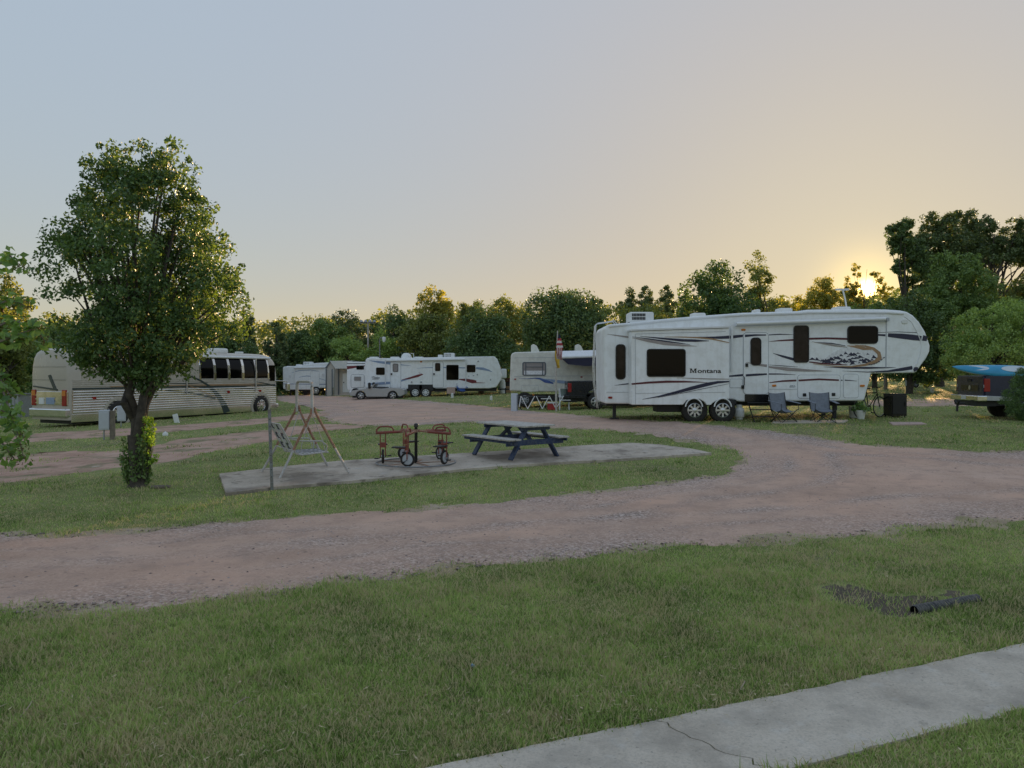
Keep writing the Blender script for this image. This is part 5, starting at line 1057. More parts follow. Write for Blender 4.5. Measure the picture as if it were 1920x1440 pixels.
# --- picnic table
ct = Vector((.07, 17.6, 0)); ct.z = gz1(ct.x, ct.y)+SLAB+.005; ta = math.atan2(.6, .8)
pt_ = thing('picnic_table', 'blue painted picnic table with weathered grey planks on the slab', 'table', ct, ta)
for i in range(5):
    x = -.36+.18*i*1.0; s_ = rng.normal(0, .006); MB().box(x-.083, x+.083, -.92+s_, .92+s_, .70, .738).build('tabletop_plank', 'grey_wood', pt_, bevel=.006)
for sx in (-1, 1):
    for k in range(2): x = sx*(.60+.17*k); MB().box(x-.078, x+.078, -.92, .92, .425, .462).build('bench_plank', 'grey_wood', pt_, bevel=.006)
    MB().box(sx*.775-.012+sx*.006, sx*.775+.012+sx*.006, -.91, .91, .36, .43).build('bench_edge', 'blue_paint', pt_)
for y in (-.70, .70):
    for sx in (-1, 1): MB().beam((sx*.20, y, .70), (sx*.66, y, .0), .045, .14, (0,1,0)).build('leg', 'blue_paint', pt_, bevel=.006)
    MB().box(-.80, .80, y-.068, y-.024, .30, .42).build('bench_beam', 'blue_paint', pt_, bevel=.006); MB().box(-.40, .40, y-.068, y-.024, .62, .70).build('top_beam', 'blue_paint', pt_, bevel=.006)
for sy in (-1, 1): MB().beam((0, sy*.66, .33), (0, sy*.12, .69), .045, .09, (1,0,0)).build('brace', 'blue_paint', pt_)
# --- tricycle carousel
cc = G(780, 873); cc.z = gz1(cc.x, cc.y)+SLAB+.004
ca = thing('tricycle_carousel', 'red tricycle merry-go-round with five pedal wheels on the slab', 'carousel', cc)
MB().cyl((0,0,0), (0,0,.82), .034, n=14).build('centre_post', 'black_paint', ca); MB().lathe([(.001,.87),(.038,.855),(.05,.81),(.05,.78)], (0,0,0), 'z', 14).build('post_cap', 'black_paint', ca, smooth=True)
MB().lathe([(.05,.67),(.085,.67),(.085,.73),(.05,.73)], (0,0,0), 'z', 16).build('hub', 'rusty', ca)
mb = MB()
mb.tube([(math.cos(a)*.86, math.sin(a)*.86, .015) for a in np.linspace(0, 2*math.pi, 49)], .016, 8, False); mb.build('floor_ring', 'galvanised', ca, smooth=True)
for k in range(5): a = R(-97+36+72*k); MB().beam((math.cos(a)*.05, math.sin(a)*.05, .012), (math.cos(a)*.85, math.sin(a)*.85, .012), .035, .012).build('floor_spoke', 'rusty', ca)
for k in range(5):
    a = R(-97+72*k); rot = Matrix.Rotation(a, 4, 'Z')
    def part(mb_, name, m, par=ca, smooth=False, bevel=0):
        mb_.v = [tuple(rot @ Vector(p)) for p in mb_.v]; return mb_.build(name, m, par, smooth=smooth, bevel=bevel)
    part(MB().beam((.06,0,.70), (.34,0,.68), .055, .035), 'link_arm', 'rusty'); part(MB().tube([(.30,0,.685), (.86,0,.665)], .030, 10), 'arm', 'red_paint', smooth=True)
    part(MB().tube([(.48,0,.67),(.49,0,.74),(.53,0,.785),(.60,0,.80),(.74,0,.80),(.80,0,.785),(.84,0,.74),(.85,0,.67)], .017, 8), 'handle', 'red_paint', smooth=True)
    for x in (.655, .765): part(MB().cyl((x,0,.68), (x,0,.155), .012, n=8), 'fork_rod', 'red_paint')
    part(MB().box(.64, .78, -.03, .01, .35, .46), 'fork_plate', 'red_paint')
    part(MB().box(.61, .81, -.32, -.02, .395, .42), 'seat', 'steel_dark', bevel=.006); part(MB().tube([(.71,-.02,.38),(.71,-.26,.388)], .012, 8), 'seat_rail', 'red_paint')
    w_ = part(MB().lathe([(.112,-.024),(.135,-.026),(.152,-.014),(.155,0),(.152,.014),(.135,.026),(.112,.024)], (.71,0,.157), 'x', 26), 'wheel', 'rubber', smooth=True)
    part(MB().lathe([(.116,-.012),(.03,-.018),(.03,-.035),(.001,-.035)], (.71,0,.157), 'x', 26), 'rim', 'utility_grey', w_); part(MB().lathe([(.116,.012),(.03,.018),(.03,.035),(.001,.035)], (.71,0,.157), 'x', 26), 'rim', 'utility_grey', w_)
    for s_, da in ((-1, .5), (1, -2.6)):
        dy, dz = math.cos(da)*.07, math.sin(da)*.07; part(MB().tube([(.71+s_*.05,0,.145), (.71+s_*.075,dy,.145+dz), (.71+s_*.10,dy,.145+dz)], .007, 6), 'crank', 'steel_dark', w_)
        part(MB().box(.71+s_*.10-.005, .71+s_*.10+s_*.08, dy-.03, dy+.03, .133+dz, .157+dz), 'pedal', 'black_trim', w_)
# --- lawn swing
sc_ = Vector((-4.20, 15.62, 0)); sc_.z = gz1(sc_.x, sc_.y)+SLAB+.004; sr = math.atan2(.55, .83)
sg = thing('lawn_swing', 'rusty white lawn swing chair with woven straps on the slab', 'swing', sc_, sr)
for sy in (-1, 1):
    y = sy*.50
    for sx in (-1, 1):
        lg = MB().tube([(sx*.70, y+sy*.10, 0), (sx*.42, y+sy*.05, .52)], .024, 8).build('leg', 'white_rust', sg, smooth=True)
        MB().tube([(sx*.42, y+sy*.05, .52), (sx*.06, y, 1.20), (sx*.02, y*.96, 1.34)], .025, 8).build('upper_leg', 'rusty', sg, smooth=True)
    MB().tube([(-.02, y*.97, 1.22), (-.02, y*.92, 1.74), (-.02, y*.86, 1.82), (-.02, y*.7, 1.85)], .030, 8).build('mast', 'white_rust', sg, smooth=True)
    MB().tube([(.0, y*.8, 1.22), (-.20, y*.78, .62), (-.22, y*.78, .46)], .008, 6).build('hanger', 'white_rust', sg); MB().tube([(.0, y*.8, 1.22), (.24, y*.78, .62), (.28, y*.78, .46)], .008, 6).build('hanger', 'white_rust', sg)
    MB().tube([(-.40, y*.78, .72), (-.20, y*.80, .68), (.20, y*.80, .66), (.32, y*.78, .56), (.30, y*.76, .44)], .014, 8).build('armrest', 'white_rust', sg, smooth=True)
    MB().tube([(-.62, y*.74, 1.02), (-.30, y*.74, .42), (-.18, y*.74, .40), (.28, y*.74, .43), (.36, y*.70, .42)], .014, 8).build('seat_rail', 'white_rust', sg, smooth=True)
MB().tube([(-.02,-.36,1.85), (-.02,.36,1.85)], .028, 8).build('top_bar', 'white_rust', sg); MB().tube([(-.62,-.37,1.02), (-.62,.37,1.02)], .014, 8).build('back_bar', 'white_rust', sg); MB().tube([(.36,-.35,.42), (.36,.35,.42)], .014, 8).build('front_bar', 'white_rust', sg)
MB().tube([(-.42,-.56,.52), (-.42,.56,.52)], .012, 6).build('cross_bar', 'white_rust', sg)
for i in range(4): y = -.27+.18*i; MB().beam((-.618, y, 1.02), (-.30, y, .43), .10, .008, (1,0,.55)).build('back_strap', 'strap_navy' if i % 2 else 'strap_white', sg)
for i in range(6):
    f_ = (i+.5)/6; x = -.618+.318*f_; z = 1.02-.59*f_
    for j in range(4):
        y = -.27+.18*j; o = .010 if (i+j) % 2 else -.010; MB().beam((x+o, y-.09, z+o*.5), (x+o, y+.09, z+o*.5), .006, .075, (-.47,0,.88)).build('weave_strap', 'strap_navy' if (i+j) % 2 else 'strap_white', sg)
for i in range(7): x = -.20+.078*i; MB().box(x-.026, x+.026, -.36, .36, .415+.003*i, .425+.003*i).build('seat_strap', 'strap_white', sg)
for i in range(3): y = -.25+.25*i; MB().box(-.26, .34, y-.022, y+.022, .446, .450).build('cross_strap', 'strap_navy', sg)
# --- steel post at the slab corner
p = G(510, 920); sp_ = thing('steel_post', 'bare grey steel post at the near edge of the slab', 'post', (p.x, p.y, gz1(p.x, p.y)))
po = MB().prism([(-.028,-.02),(.028,-.02),(.028,-.012),(.006,-.010),(.006,.022),(-.006,.022),(-.006,-.010),(-.028,-.012)], -.3, 1.47, 'xy').build('shaft', 'galvanised', sp_); po.rotation_euler = (0, R(-1.8), R(20))
for k in range(9): z = .25+k*.13; MB().box(-.006, .006, -.0215, -.0195, z-.008, z+.008).build('bolt_hole', 'black_trim', po)
# --- corrugated drain pipe in the grass
dp = G(1714, 1150); de = G(1832, 1128); dv = (de-dp); ln = dv.length
dpt = thing('drain_pipe', 'black corrugated drain pipe lying in the foreground grass', 'pipe', (dp.x, dp.y, dp.z+.022), math.atan2(dv.y, dv.x))
prof = []
for i in range(46): x = i/45*ln; prof.append((.054 if i % 2 else .045, x))
MB().lathe(prof, (0,0,0), 'x', 20).build('corrugated_wall', 'pipe_black', dpt, smooth=False); MB().lathe([(r_-.008, a) for r_, a in prof], (0,0,0), 'x', 16).build('inner_wall', 'black_paint', dpt)
# --- sticks and litter
for (a, b, lab) in (((60,1322),(38,1352),'pale bent twig in the grass at the left edge'), ((440,1330),(470,1316),'thin pale twig lying in the middle of the near grass'), ((1396,1285),(1388,1300),'short pale twig at the grass edge above the walk')):
    q0, q1 = G(*a), G(*b); o = MB().tube([Vector(q0)+Vector((0,0,.03)), (Vector(q0)+Vector(q1))/2+Vector((.02,.01,.05)), Vector(q1)+Vector((0,0,.025))], [.004,.005,.003], 6).build('twig', 'twig'); tag(o, lab, 'twig')
q = G(886, 1254); o = MB().box(q.x-.012, q.x+.012, q.y-.008, q.y+.008, q.z+.015, q.z+.035, Matrix.Rotation(.6, 3, 'Y')).build('litter_scrap', 'litter_blue', bevel=.004); tag(o, 'small bright blue scrap of litter in the near grass', 'litter')
q = G(300, 917); o = MB().tube([(q.x-.16,q.y,q.z+.035),(q.x,q.y+.02,q.z+.04),(q.x+.17,q.y+.05,q.z+.035)], [.03,.034,.028], 8).build('fallen_branch', 'pale_bark'); tag(o, 'short cut branch lying by the pear trunk', 'branch')
# --- hookup pedestals and markers on the left
def pedestal(px, py, label, h=.95, tilt=0, box=(.30,.18,.62), post=True):
    q = G(px, py); t = thing('hookup_pedestal', label, 'pedestal', q, .25, 'hookup pedestals')
    if post: MB().box(.10, .24, -.05, .09, -.1, h).build('post', 'post_wood', t, bevel=.01)
    b_ = MB().box(-.22, .09, -.09, .09, h-box[2], h+.03).build('meter_box', 'utility_grey', t, bevel=.02); MB().box(-.20, .07, -.10, -.085, h-box[2]+.05, h-.05).build('door', 'utility_grey', b_, bevel=.008); MB().cyl((-.08,0,0), (-.08,0,h-box[2]), .025).build('conduit', 'steel_grey', t); return t
pedestal(200, 825, 'grey hookup box on a wooden post left of the pear trunk'); pedestal(231, 800, 'grey hookup box in front of the coach rear wheel', .85, post=False)
pedestal(1706, 737, 'grey hookup box beyond the fifth wheel nose', 1.0, post=False)
q = G(332, 793); t = thing('marker_post', 'tilted white marker post in front of the coach', 'post', q); o = MB().box(-.11, .11, -.04, .04, -.05, .40).build('board', 'plastic_white', t, bevel=.02); o.rotation_euler = (0, R(-14), 0)
q = G(310, 817); t = thing('cleanout_pipe', 'small round white cleanout cap on the grass behind the pear trunk', 'cap', q); MB().lathe([(.09,-.05),(.09,.07),(.075,.10),(.04,.115),(.001,.115)], (0,0,0), 'z', 16).build('cap', 'plastic_white', t, smooth=True); MB().box(-.02,.02,-.02,.02,.11,.145).build('nut', 'plastic_white', t)
for px, py, lab in ((848,746,'white stub marker in front of the long travel trailer'), (921,751,'white stub marker left of the motorhome'), (1748,736,'white stub marker left of the pickup')):
    q = G(px, py); t = thing('stub_marker', lab, 'marker', q, 0, 'white stub markers'); k = q.y/F*2.4; MB().box(-k, k, -k, k, -.05, k*3.4).build('stub', 'plastic_white', t, bevel=.02); MB().cyl((0,0,k*3.3), (0,0,k*3.9), k*.35).build('cap', 'plastic_white', t)
def at_d(px, d): x = (px-CX)/F*d; return Vector((x, d, gz1(x, d)))
# ------------------------------------------------------------------ camp things round the fifth wheel
def camp_chair(px, py, label, rz, fab='grey_fabric', k=1.0):
    q = G(px, py) if py else at_d(px, 23.1); t = thing('camp_chair', label, 'chair', q, rz, 'folding camp chairs')
    sw_ = .30*k; mb = MB()
    for y0, y1 in ((-.28,.26),):
        for a, b in (((-sw_,-.26,0),(sw_,-.24,.40)), ((sw_,-.26,0),(-sw_,-.24,.40)), ((-sw_,.26,0),(sw_,.22,.40)), ((sw_,.26,0),(-sw_,.22,.40)), ((-sw_,-.26,0),(-sw_*.95,.22,.40)), ((-sw_,.26,0),(-sw_*.95,-.24,.40)), ((sw_,-.26,0),(sw_*.95,.22,.40)), ((sw_,.26,0),(sw_*.95,-.24,.40))):
            MB().cyl(a, b, .010, n=6).build('leg', 'steel_dark', t)
    for sx in (-1, 1):
        MB().cyl((sx*sw_*.95,.22,.38), (sx*sw_*.98,.34,.90), .010, n=6).build('back_post', 'steel_dark', t); MB().cyl((sx*sw_*1.05,-.26,.38), (sx*sw_*1.05,-.26,.58), .010, n=6).build('arm_post', 'steel_dark', t)
        MB().add([(sx*sw_*.98,.28,.64),(sx*sw_*1.32,.24,.64),(sx*sw_*1.28,-.30,.57),(sx*sw_*.95,-.30,.57),(sx*sw_*.98,.28,.66),(sx*sw_*1.32,.24,.66),(sx*sw_*1.28,-.30,.59),(sx*sw_*.95,-.30,.59)], [(0,1,2,3),(4,7,6,5),(0,4,5,1),(1,5,6,2),(2,6,7,3),(3,7,4,0)]).build('armrest', fab, t, bevel=.008)
    n = 6; vs = []; 
    for i in range(n+1):
        v_ = i/n*2-1
        for (y, z) in ((.345,.90),(.30,.66),(.24,.40),(.0,.33),(-.25,.38)): sag = (1-v_*v_)*.05; vs.append((v_*sw_, y+(sag if z > .45 else 0), z-(sag*1.2 if z < .45 else (sag*.7 if z > .8 else 0))))
    vs2 = [(x, y+.006, z+.012) for x, y, z in vs]; fs = [(i*5+k_, i*5+k_+1, (i+1)*5+k_+1, (i+1)*5+k_) for i in range(n) for k_ in range(4)]
    mb = MB().add(vs, fs); mb.build('sling', fab, t, smooth=True); return t
camp_chair(1470, 0, 'grey folding camp chair nearer the entry steps', .35); camp_chair(1543, 0, 'grey folding camp chair nearer the fifth wheel nose', -.05)
q = G(1386, 786); t = thing('propane_tank', 'white propane cylinder standing by the trailer wheels', 'tank', q)
MB().lathe([(.11,0),(.11,.04),(.13,.05),(.152,.09),(.155,.14),(.155,.27),(.145,.33),(.11,.365),(.05,.38),(.001,.38)], (0,0,0), 'z', 22).build('body', 'plastic_white', t, smooth=True); MB().lathe([(.09,.36),(.095,.46),(.085,.46),(.08,.36)], (0,0,0), 'z', 18).build('collar', 'plastic_white', t, smooth=True); MB().cyl((0,0,.37), (0,0,.45), .02).build('valve', 'steel_grey', t)
q = G(1614, 786); t = thing('potted_plant', 'leafy plant in a white pot by the trailer nose', 'plant', q)
MB().lathe([(.001,.01),(.10,0),(.14,.24),(.15,.24),(.15,.28),(.13,.28),(.12,.22),(.001,.22)], (0,0,0), 'z', 20).build('pot', 'pot_white', t, smooth=True)
v, f = leaves(np.array([(random.gauss(0,.10), random.gauss(0,.10), random.uniform(.26,.52)) for _ in range(36)]), .07, 9, .09, .4, .5); npmesh('foliage', v, f, 'leaf_crape', t)
q = G(1601, 783); t = thing('bucket', 'pale bucket behind the potted plant', 'bucket', q); MB().lathe([(.001,0),(.13,0),(.155,.34),(.16,.36),(.145,.36),(.12,.02)], (0,0,0), 'z', 18).build('body', 'pot_white', t, smooth=True); MB().tube([(-.155,0,.34),(-.1,0,.2),(0,-.12,.14),(.1,0,.2),(.155,0,.34)], .005, 5).build('bail', 'steel_grey', t)
q = G(1679, 782); t = thing('black_cabinet', 'black box shaped smoker cabinet beside the bicycle', 'smoker', q, .12)
MB().box(-.27, .25, -.22, .24, .04, .74).build('body', 'black_paint', t, bevel=.012); d_ = MB().box(-.25, .23, -.245, -.222, .10, .70).build('door', 'black_trim', t, bevel=.01); MB().box(.16, .19, -.28, -.245, .36, .50).build('handle', 'steel_dark', d_); MB().box(-.28, .26, -.23, .25, .742, .758).build('lid', 'steel_dark', t, bevel=.004)
for sx in (-.22, .20):
    for sy in (-.18, .19): MB().cyl((sx,sy,0), (sx,sy,.05), .02).build('foot', 'steel_dark', t)
# bicycle leaning by the nose
q = at_d(1631, 24.7); t = thing('bicycle', 'black bicycle leaning under the trailer nose', 'bicycle', q, R(30))
def bw(x, z=.33):
    o = MB().lathe([(.31,-.012),(.33,-.014),(.345,0),(.33,.014),(.31,.012)], (x,0,z), 'y', 28).build('wheel', 'rubber', t, smooth=True); k = MB(); k.lathe([(.312,-.008),(.296,-.008),(.296,.008),(.312,.008)], (x,0,z), 'y', 28); k.build('rim', 'steel_grey', o)
    for i in range(9): a = i*math.pi/9; MB().cyl((x-math.cos(a)*.30,0,z-math.sin(a)*.30), (x+math.cos(a)*.30,0,z+math.sin(a)*.30), .0025, n=4).build('spoke', 'steel_grey', o)
bw(.50); bw(-.50)
for nm, pts in (('top_tube', ((-.16,0,.78),(.34,0,.80))), ('down_tube', ((-.08,0,.30),(.36,0,.74))), ('seat_tube', ((-.08,0,.30),(-.19,0,.90))), ('chain_stay', ((-.08,0,.30),(-.50,0,.33))), ('seat_stay', ((-.16,0,.74),(-.50,0,.33))), ('fork', ((.50,0,.33),(.36,0,.80),(.34,0,.92)))): MB().tube(pts, .016, 8).build(nm, 'black_paint', t, smooth=True)
MB().tube([(.22,-.30,1.0),(.34,-.22,1.0),(.36,0,.95),(.34,.22,1.0),(.22,.30,1.0)], .012, 8).build('handlebar', 'steel_dark', t, smooth=True); MB().box(-.32, -.06, -.07, .07, .90, .95).build('saddle', 'black_trim', t, bevel=.02)
MB().lathe([(.09,-.02),(.10,0),(.09,.02)], (-.08,-.03,.30), 'y', 18).build('chainring', 'steel_dark', t); MB().tube([(-.08,-.06,.30),(.0,-.06,.16)], .008, 6).build('crank', 'steel_dark', t); MB().box(-.04,.05,-.12,-.06,.145,.17).build('pedal', 'black_trim', t)
# flat slabs in the grass by the trailer
for px, lab, pix, m in ((0, 'long pale concrete strip in front of the camp chairs', [(1450,790),(1590,789),(1584,793),(1448,795)], 'concrete'), (1, 'pinkish square paver in the grass right of the smoker', [(1667,793),(1727,793),(1738,797),(1674,798)], 'paver')):
    pl = gpoly(pix); o = slab('stepping_slab', pl, .03, m, lab, .08, 0.0, .3); tag(o, lab, 'slab')
# ------------------------------------------------------------------ camp clutter by the motorhome
q = G(1040, 768); base_d = 34.5
t = thing('folding_fence', 'white zigzag folding fence in front of the motorhome', 'fence', at_d(1012, 35)); s_ = 35/F
xs_ = [(375,960,475,1150),(475,1150,580,960),(605,960,695,1150),(695,1150,800,955),(800,960,900,1150),(900,1150,1015,955),(350,1120,372,965)]
for x0, y0, x1, y1 in xs_:
    a = ((930+x0/8-1012)*s_, 0, (768-(620+y0/8))*s_); b = ((930+x1/8-1012)*s_, .04, (768-(620+y1/8))*s_); MB().beam(a, b, .035, .03, (0,1,0)).build('slat', 'white_trim', t)
for x0, x1, y in ((675,815,998),(960,1120,1020)): a = ((930+x0/8-1012)*s_, .05, (768-(620+y/8))*s_); b = ((930+x1/8-1012)*s_, .05, (768-(620+y/8))*s_); MB().beam(a, b, .03, .05, (0,1,0)).build('rail', 'white_trim', t)
t = thing('white_board', 'tall white board leaning at the motorhome corner', 'board', at_d(965, 35.2)); o = MB().box(-.17, .15, 0, .05, 0, .84).build('panel', 'utility_grey', t, bevel=.02); MB().box(.10, .13, -.012, 0, .05, .78).build('edge_strip', 'steel_dark', o); o.rotation_euler = (R(-8), 0, 0)
t = thing('covered_bundle', 'white sheet draped over a bundle left of the motorhome', 'bundle', at_d(942, 57)); MB().lathe([(.24,0),(.24,.4),(.22,.8),(.16,1.0),(.06,1.08),(.001,1.08)], (0,0,0), 'z', 12).build('sheet', 'plastic_white', t, smooth=True)
t = thing('stacked_boxes', 'brown and red boxes stacked left of the motorhome', 'boxes', at_d(951, 58)); MB().box(-.22,.26,-.2,.2,0,.5).build('lower_box', 'tan_decal', t, bevel=.02); MB().box(-.2,.22,-.2,.2,.5,.82).build('middle_box', 'steel_dark', t, bevel=.02); MB().box(-.2,.25,-.2,.2,.82,1.1).build('upper_box', 'maroon', t, bevel=.02)
t = thing('red_cooler', 'red cooler box behind the folding fence', 'cooler', at_d(1036, 36)); MB().box(-.24,.24,-.16,.16,0,.30).build('tub', 'cooler_red', t, bevel=.02); MB().box(-.25,.25,-.17,.17,.30,.36).build('lid', 'flag_white', t, bevel=.02)
t = thing('green_bucket', 'grey green bucket on the plastic chair by the dark pickup', 'bucket', at_d(1058, 35.6)+Vector((0,0,.62))); MB().lathe([(.001,0),(.15,0),(.19,.34),(.20,.36),(.17,.36),(.14,.02)], (0,0,0), 'z', 16).build('body', 'bucket_green', t, smooth=True)
t = thing('plastic_chair', 'pale plastic chair between the flag pole and the dark pickup', 'chair', at_d(1058, 35.6))
MB().box(-.25,.25,-.22,.22,.58,.62).build('seat', 'white_trim', t, bevel=.01); MB().box(-.25,.25,.20,.24,.62,.98).build('backrest', 'white_trim', t, bevel=.01)
for sx in (-.22,.22):
    for sy in (-.19,.2): MB().cyl((sx,sy,0), (sx*.9,sy*.9,.58), .02).build('leg', 'white_trim', t)
t = thing('camp_table', 'dark folding table behind the folding fence', 'table', at_d(994, 36.5)); MB().box(-.75,.75,-.3,.3,.62,.66).build('top', 'steel_dark', t, bevel=.01)
for sx in (-.6,.6): MB().beam((sx-.2,-.2,0), (sx+.2,.2,.62), .03, .03).build('leg', 'steel_dark', t); MB().beam((sx+.2,-.2,0), (sx-.2,.2,.62), .03, .03).build('leg', 'steel_dark', t)
# flag pole with the striped flag hanging above a yellow one
fp = at_d(1043.5, 34); fs_ = 34/F; t = thing('flag_pole', 'leaning wooden flag pole with drooping striped flag and yellow flag', 'flag', fp)
L4 = lambda x, y, dy=0: ((930+x/8-1043.5)*fs_, dy, CZ-(620+y/8-HY)*fs_-fp.z)
MB().tube([(L4(905,1000)[0],0,0), L4(900,760), L4(905,540)], [.05,.05,.045], 8).build('post', 'grey_wood', t, smooth=True); MB().tube([L4(905,560), L4(915,200), L4(925,0)], .022, 8).build('pole', 'white_rust', t, smooth=True)
def cloth_strip(name, m, pts, w0, w1, amp, par, y=-.04):
    mb = MB(); n = len(pts)-1; vs = []
    for i, (x, yy) in enumerate(pts):
        for j in range(4): f_ = j/3; p_ = L4(x+(w0+(w1-w0)*i/n)*f_, yy, y-amp*math.sin(3.0*f_*3.14+i*.7)); vs.append(p_)
    mb.add(vs, [(i*4+j, i*4+j+1, (i+1)*4+j+1, (i+1)*4+j) for i in range(n) for j in range(3)]); return mb.build(name, m, par, smooth=True)
fl = cloth_strip('flag_field', 'flag_blue', [(935,60),(938,90),(935,118)], 25, 28, .03, t)
edges = [(925,115,50),(918,150,62),(912,185,80),(908,220,90)]
for i, (x, y, wd_) in enumerate(edges): cloth_strip('flag_stripe', 'flag_white' if i % 2 else 'flag_red', [(x,y),(x-3,y+18),(x-5,y+37)], wd_, wd_+14, .03, t)
for i in range(7): x = 900+i*14; cloth_strip('flag_stripe', 'flag_red' if i % 2 == 0 else 'flag_white', [(x,250+abs(i-6)*2),(x-2,310),(x+(6-i)*4-6,370),(x+(5-i)*7,440)], 14, 9, .012, t)
cloth_strip('yellow_flag', 'yellow_cloth', [(885,300),(880,380),(885,440),(905,500),(920,560)], 18, 40, .03, t, -.06); cloth_strip('yellow_flag', 'yellow_cloth', [(900,430),(905,470),(915,510),(935,545)], 55, 25, .03, t, -.10)
# blue chair and small table by the travel trailer
t = camp_chair(866, 742, 'blue folding chair in front of the long travel trailer', .3, 'blue_cloth')
t = thing('side_table', 'small pinkish covered table beside the blue chair', 'table', at_d(846, 54.3)); MB().box(-.3,.3,-.25,.25,.60,.64).build('top', 'paver', t, bevel=.01); MB().box(-.29,.29,-.255,-.245,.2,.6).build('cloth', 'paver', t)
for sx in (-.26,.26):
    for sy in (-.2,.2): MB().cyl((sx,sy,0), (sx,sy,.6), .02).build('leg', 'steel_dark', t)
# ------------------------------------------------------------------ cars
mat('truck_navy', (0.022,0.028,0.060), 0.22, var=0.15); mat('truck_silver', (0.42,0.44,0.47), 0.3, 0.4, var=0.08); mat('car_silver', (0.42,0.42,0.42), 0.35, 0.2, var=0.06); mat('truck_black', (0.012,0.013,0.018), 0.22, var=0.2)
def pickup(loc, rz, label, paint, lower, rise=0.0):
    t = thing('pickup_truck', label, 'pickup', loc, rz); Wt = 1.98; r_ = rise
    bed = [(.0,.62+r_),(.0,1.22+r_),(.03,1.30+r_),(2.05,1.32+r_),(2.05,.60+r_),(1.72,.58+r_)]+[(1.25+.47*math.cos(a), .46+r_*.6+.50*math.sin(a)) for a in np.linspace(.25, 2.89, 9)]+[(.78,.58+r_)]
    b_ = MB().prism(bed, .0, .10).build('bed_side', paint, t, bevel=.015); MB().prism(bed, Wt-.10, Wt).build('bed_side', paint, t, bevel=.015)
    MB().prism([(.0,.52+r_),(.76,.52+r_),(.78,.64+r_),(.0,.68+r_)], -.012, .05).build('lower_panel', lower, t, bevel=.01); MB().prism([(1.74,.52+r_),(6.0,.52+r_),(6.0,.68+r_),(1.72,.66+r_)], -.012, .05).build('lower_panel', lower, t, bevel=.01)
    MB().box(.05, 2.05, .1, Wt-.1, .70+r_, .76+r_).build('bed_floor', 'black_trim', t)
    tg = MB().prism(roundrect(.06, .66+r_, Wt-.06, 1.30+r_, .04), -.05, .03, 'yz').build('tailgate', paint, t, bevel=.015); MB().box(-.075, -.05, Wt*.5-.14, Wt*.5+.14, 1.12+r_, 1.20+r_).build('handle', 'black_trim', tg); MB().box(-.06, -.05, .35, Wt-.35, .80+r_, 1.02+r_).build('tailgate_recess', 'black_paint', tg, bevel=.02)
    mb = MB(); mb.lathe([(.001,-.062),(.07,-.062),(.075,-.05)], (0, Wt*.5, .92+r_), 'x', 20); mb.build('emblem', 'alloy', tg)
    for y in (-.006, Wt-.17):
        l_ = MB().box(-.03, .14, y, y+.176, .80+r_, 1.22+r_).build('tail_light', 'red_lens', t, bevel=.02); MB().box(-.034, .0, y+.03, y+.15, .93+r_, 1.02+r_).build('reverse_lens', 'lace', l_)
    bp = MB().box(-.24, .05, -.02, Wt+.02, .50+r_, .68+r_).build('rear_bumper', 'chrome' if lower != paint else paint, t, bevel=.03); MB().box(-.25, -.2, Wt*.5-.16, Wt*.5+.16, .54+r_, .66+r_).build('licence_plate', 'plastic_white', bp); MB().box(-.20, .4, .2, Wt-.2, .34+r_, .50+r_).build('hitch_frame', 'steel_dark', t)
    cab = [(2.10,.58+r_),(2.10,1.36+r_),(2.22,1.40+r_),(2.36,1.86+r_),(2.55,1.93+r_),(3.7,1.93+r_),(3.9,1.88+r_),(4.45,1.36+r_),(5.6,1.26+r_),(5.85,1.12+r_),(5.88,.60+r_),(5.55,.56+r_)]+[(5.08+.47*math.cos(a), .46+r_*.6+.50*math.sin(a)) for a in np.linspace(.25, 2.89, 9)]+[(4.6,.56+r_)]
    MB().prism(cab, .03, Wt-.03).build('cab', paint, t, bevel=.05, seg=3)
    for xs2 in (((2.46,1.42),(2.55,1.80),(3.10,1.84),(3.10,1.42)), ((3.18,1.42),(3.18,1.84),(3.72,1.82),(4.18,1.42))): MB().prism([(x, z+r_) for x, z in xs2], .022, .05).build('side_window', 'dark_glass', t)
    MB().box(2.36, 2.40, .25, Wt-.25, 1.46+r_, 1.82+r_).build('rear_window', 'dark_glass', t)
    for x in (1.25, 5.08):
        wheel(t, x, .02, .38+r_*.1, .38, .24, .22, 'alloy', 6); wheel(t, x, Wt-.02, .38+r_*.1, .38, -.24, .22, 'alloy', 6)
    MB().box(.3, 5.7, .25, Wt-.25, .36+r_, .60+r_).build('chassis', 'steel_dark', t)
    mb = MB().box(3.95, 4.1, -.26, -.02, 1.38+r_, 1.58+r_); mb.build('mirror', 'black_trim', t, bevel=.02); return t
X0 = (1848-CX)/F*24.2; tr_loc = Vector((X0, 24.2, gz1(X0+1, 24.4)))
trk = pickup(tr_loc, R(-8), 'dark blue pickup carrying kayaks at the right edge', 'truck_navy', 'truck_silver', .10)
hm = MB(); hm.tube([(-.30,.75,.50),(-.55,.75,.48)], .04, 8); hm.build('hitch_bar', 'steel_dark', trk)
for a in range(3): an_ = a*2.09+.5; MB().beam((-.52,.75,.48), (-.54,.75+math.cos(an_)*.2,.48+math.sin(an_)*.24), .06, .05, (1,0,0)).build('hitch_arm', 'steel_dark', trk)
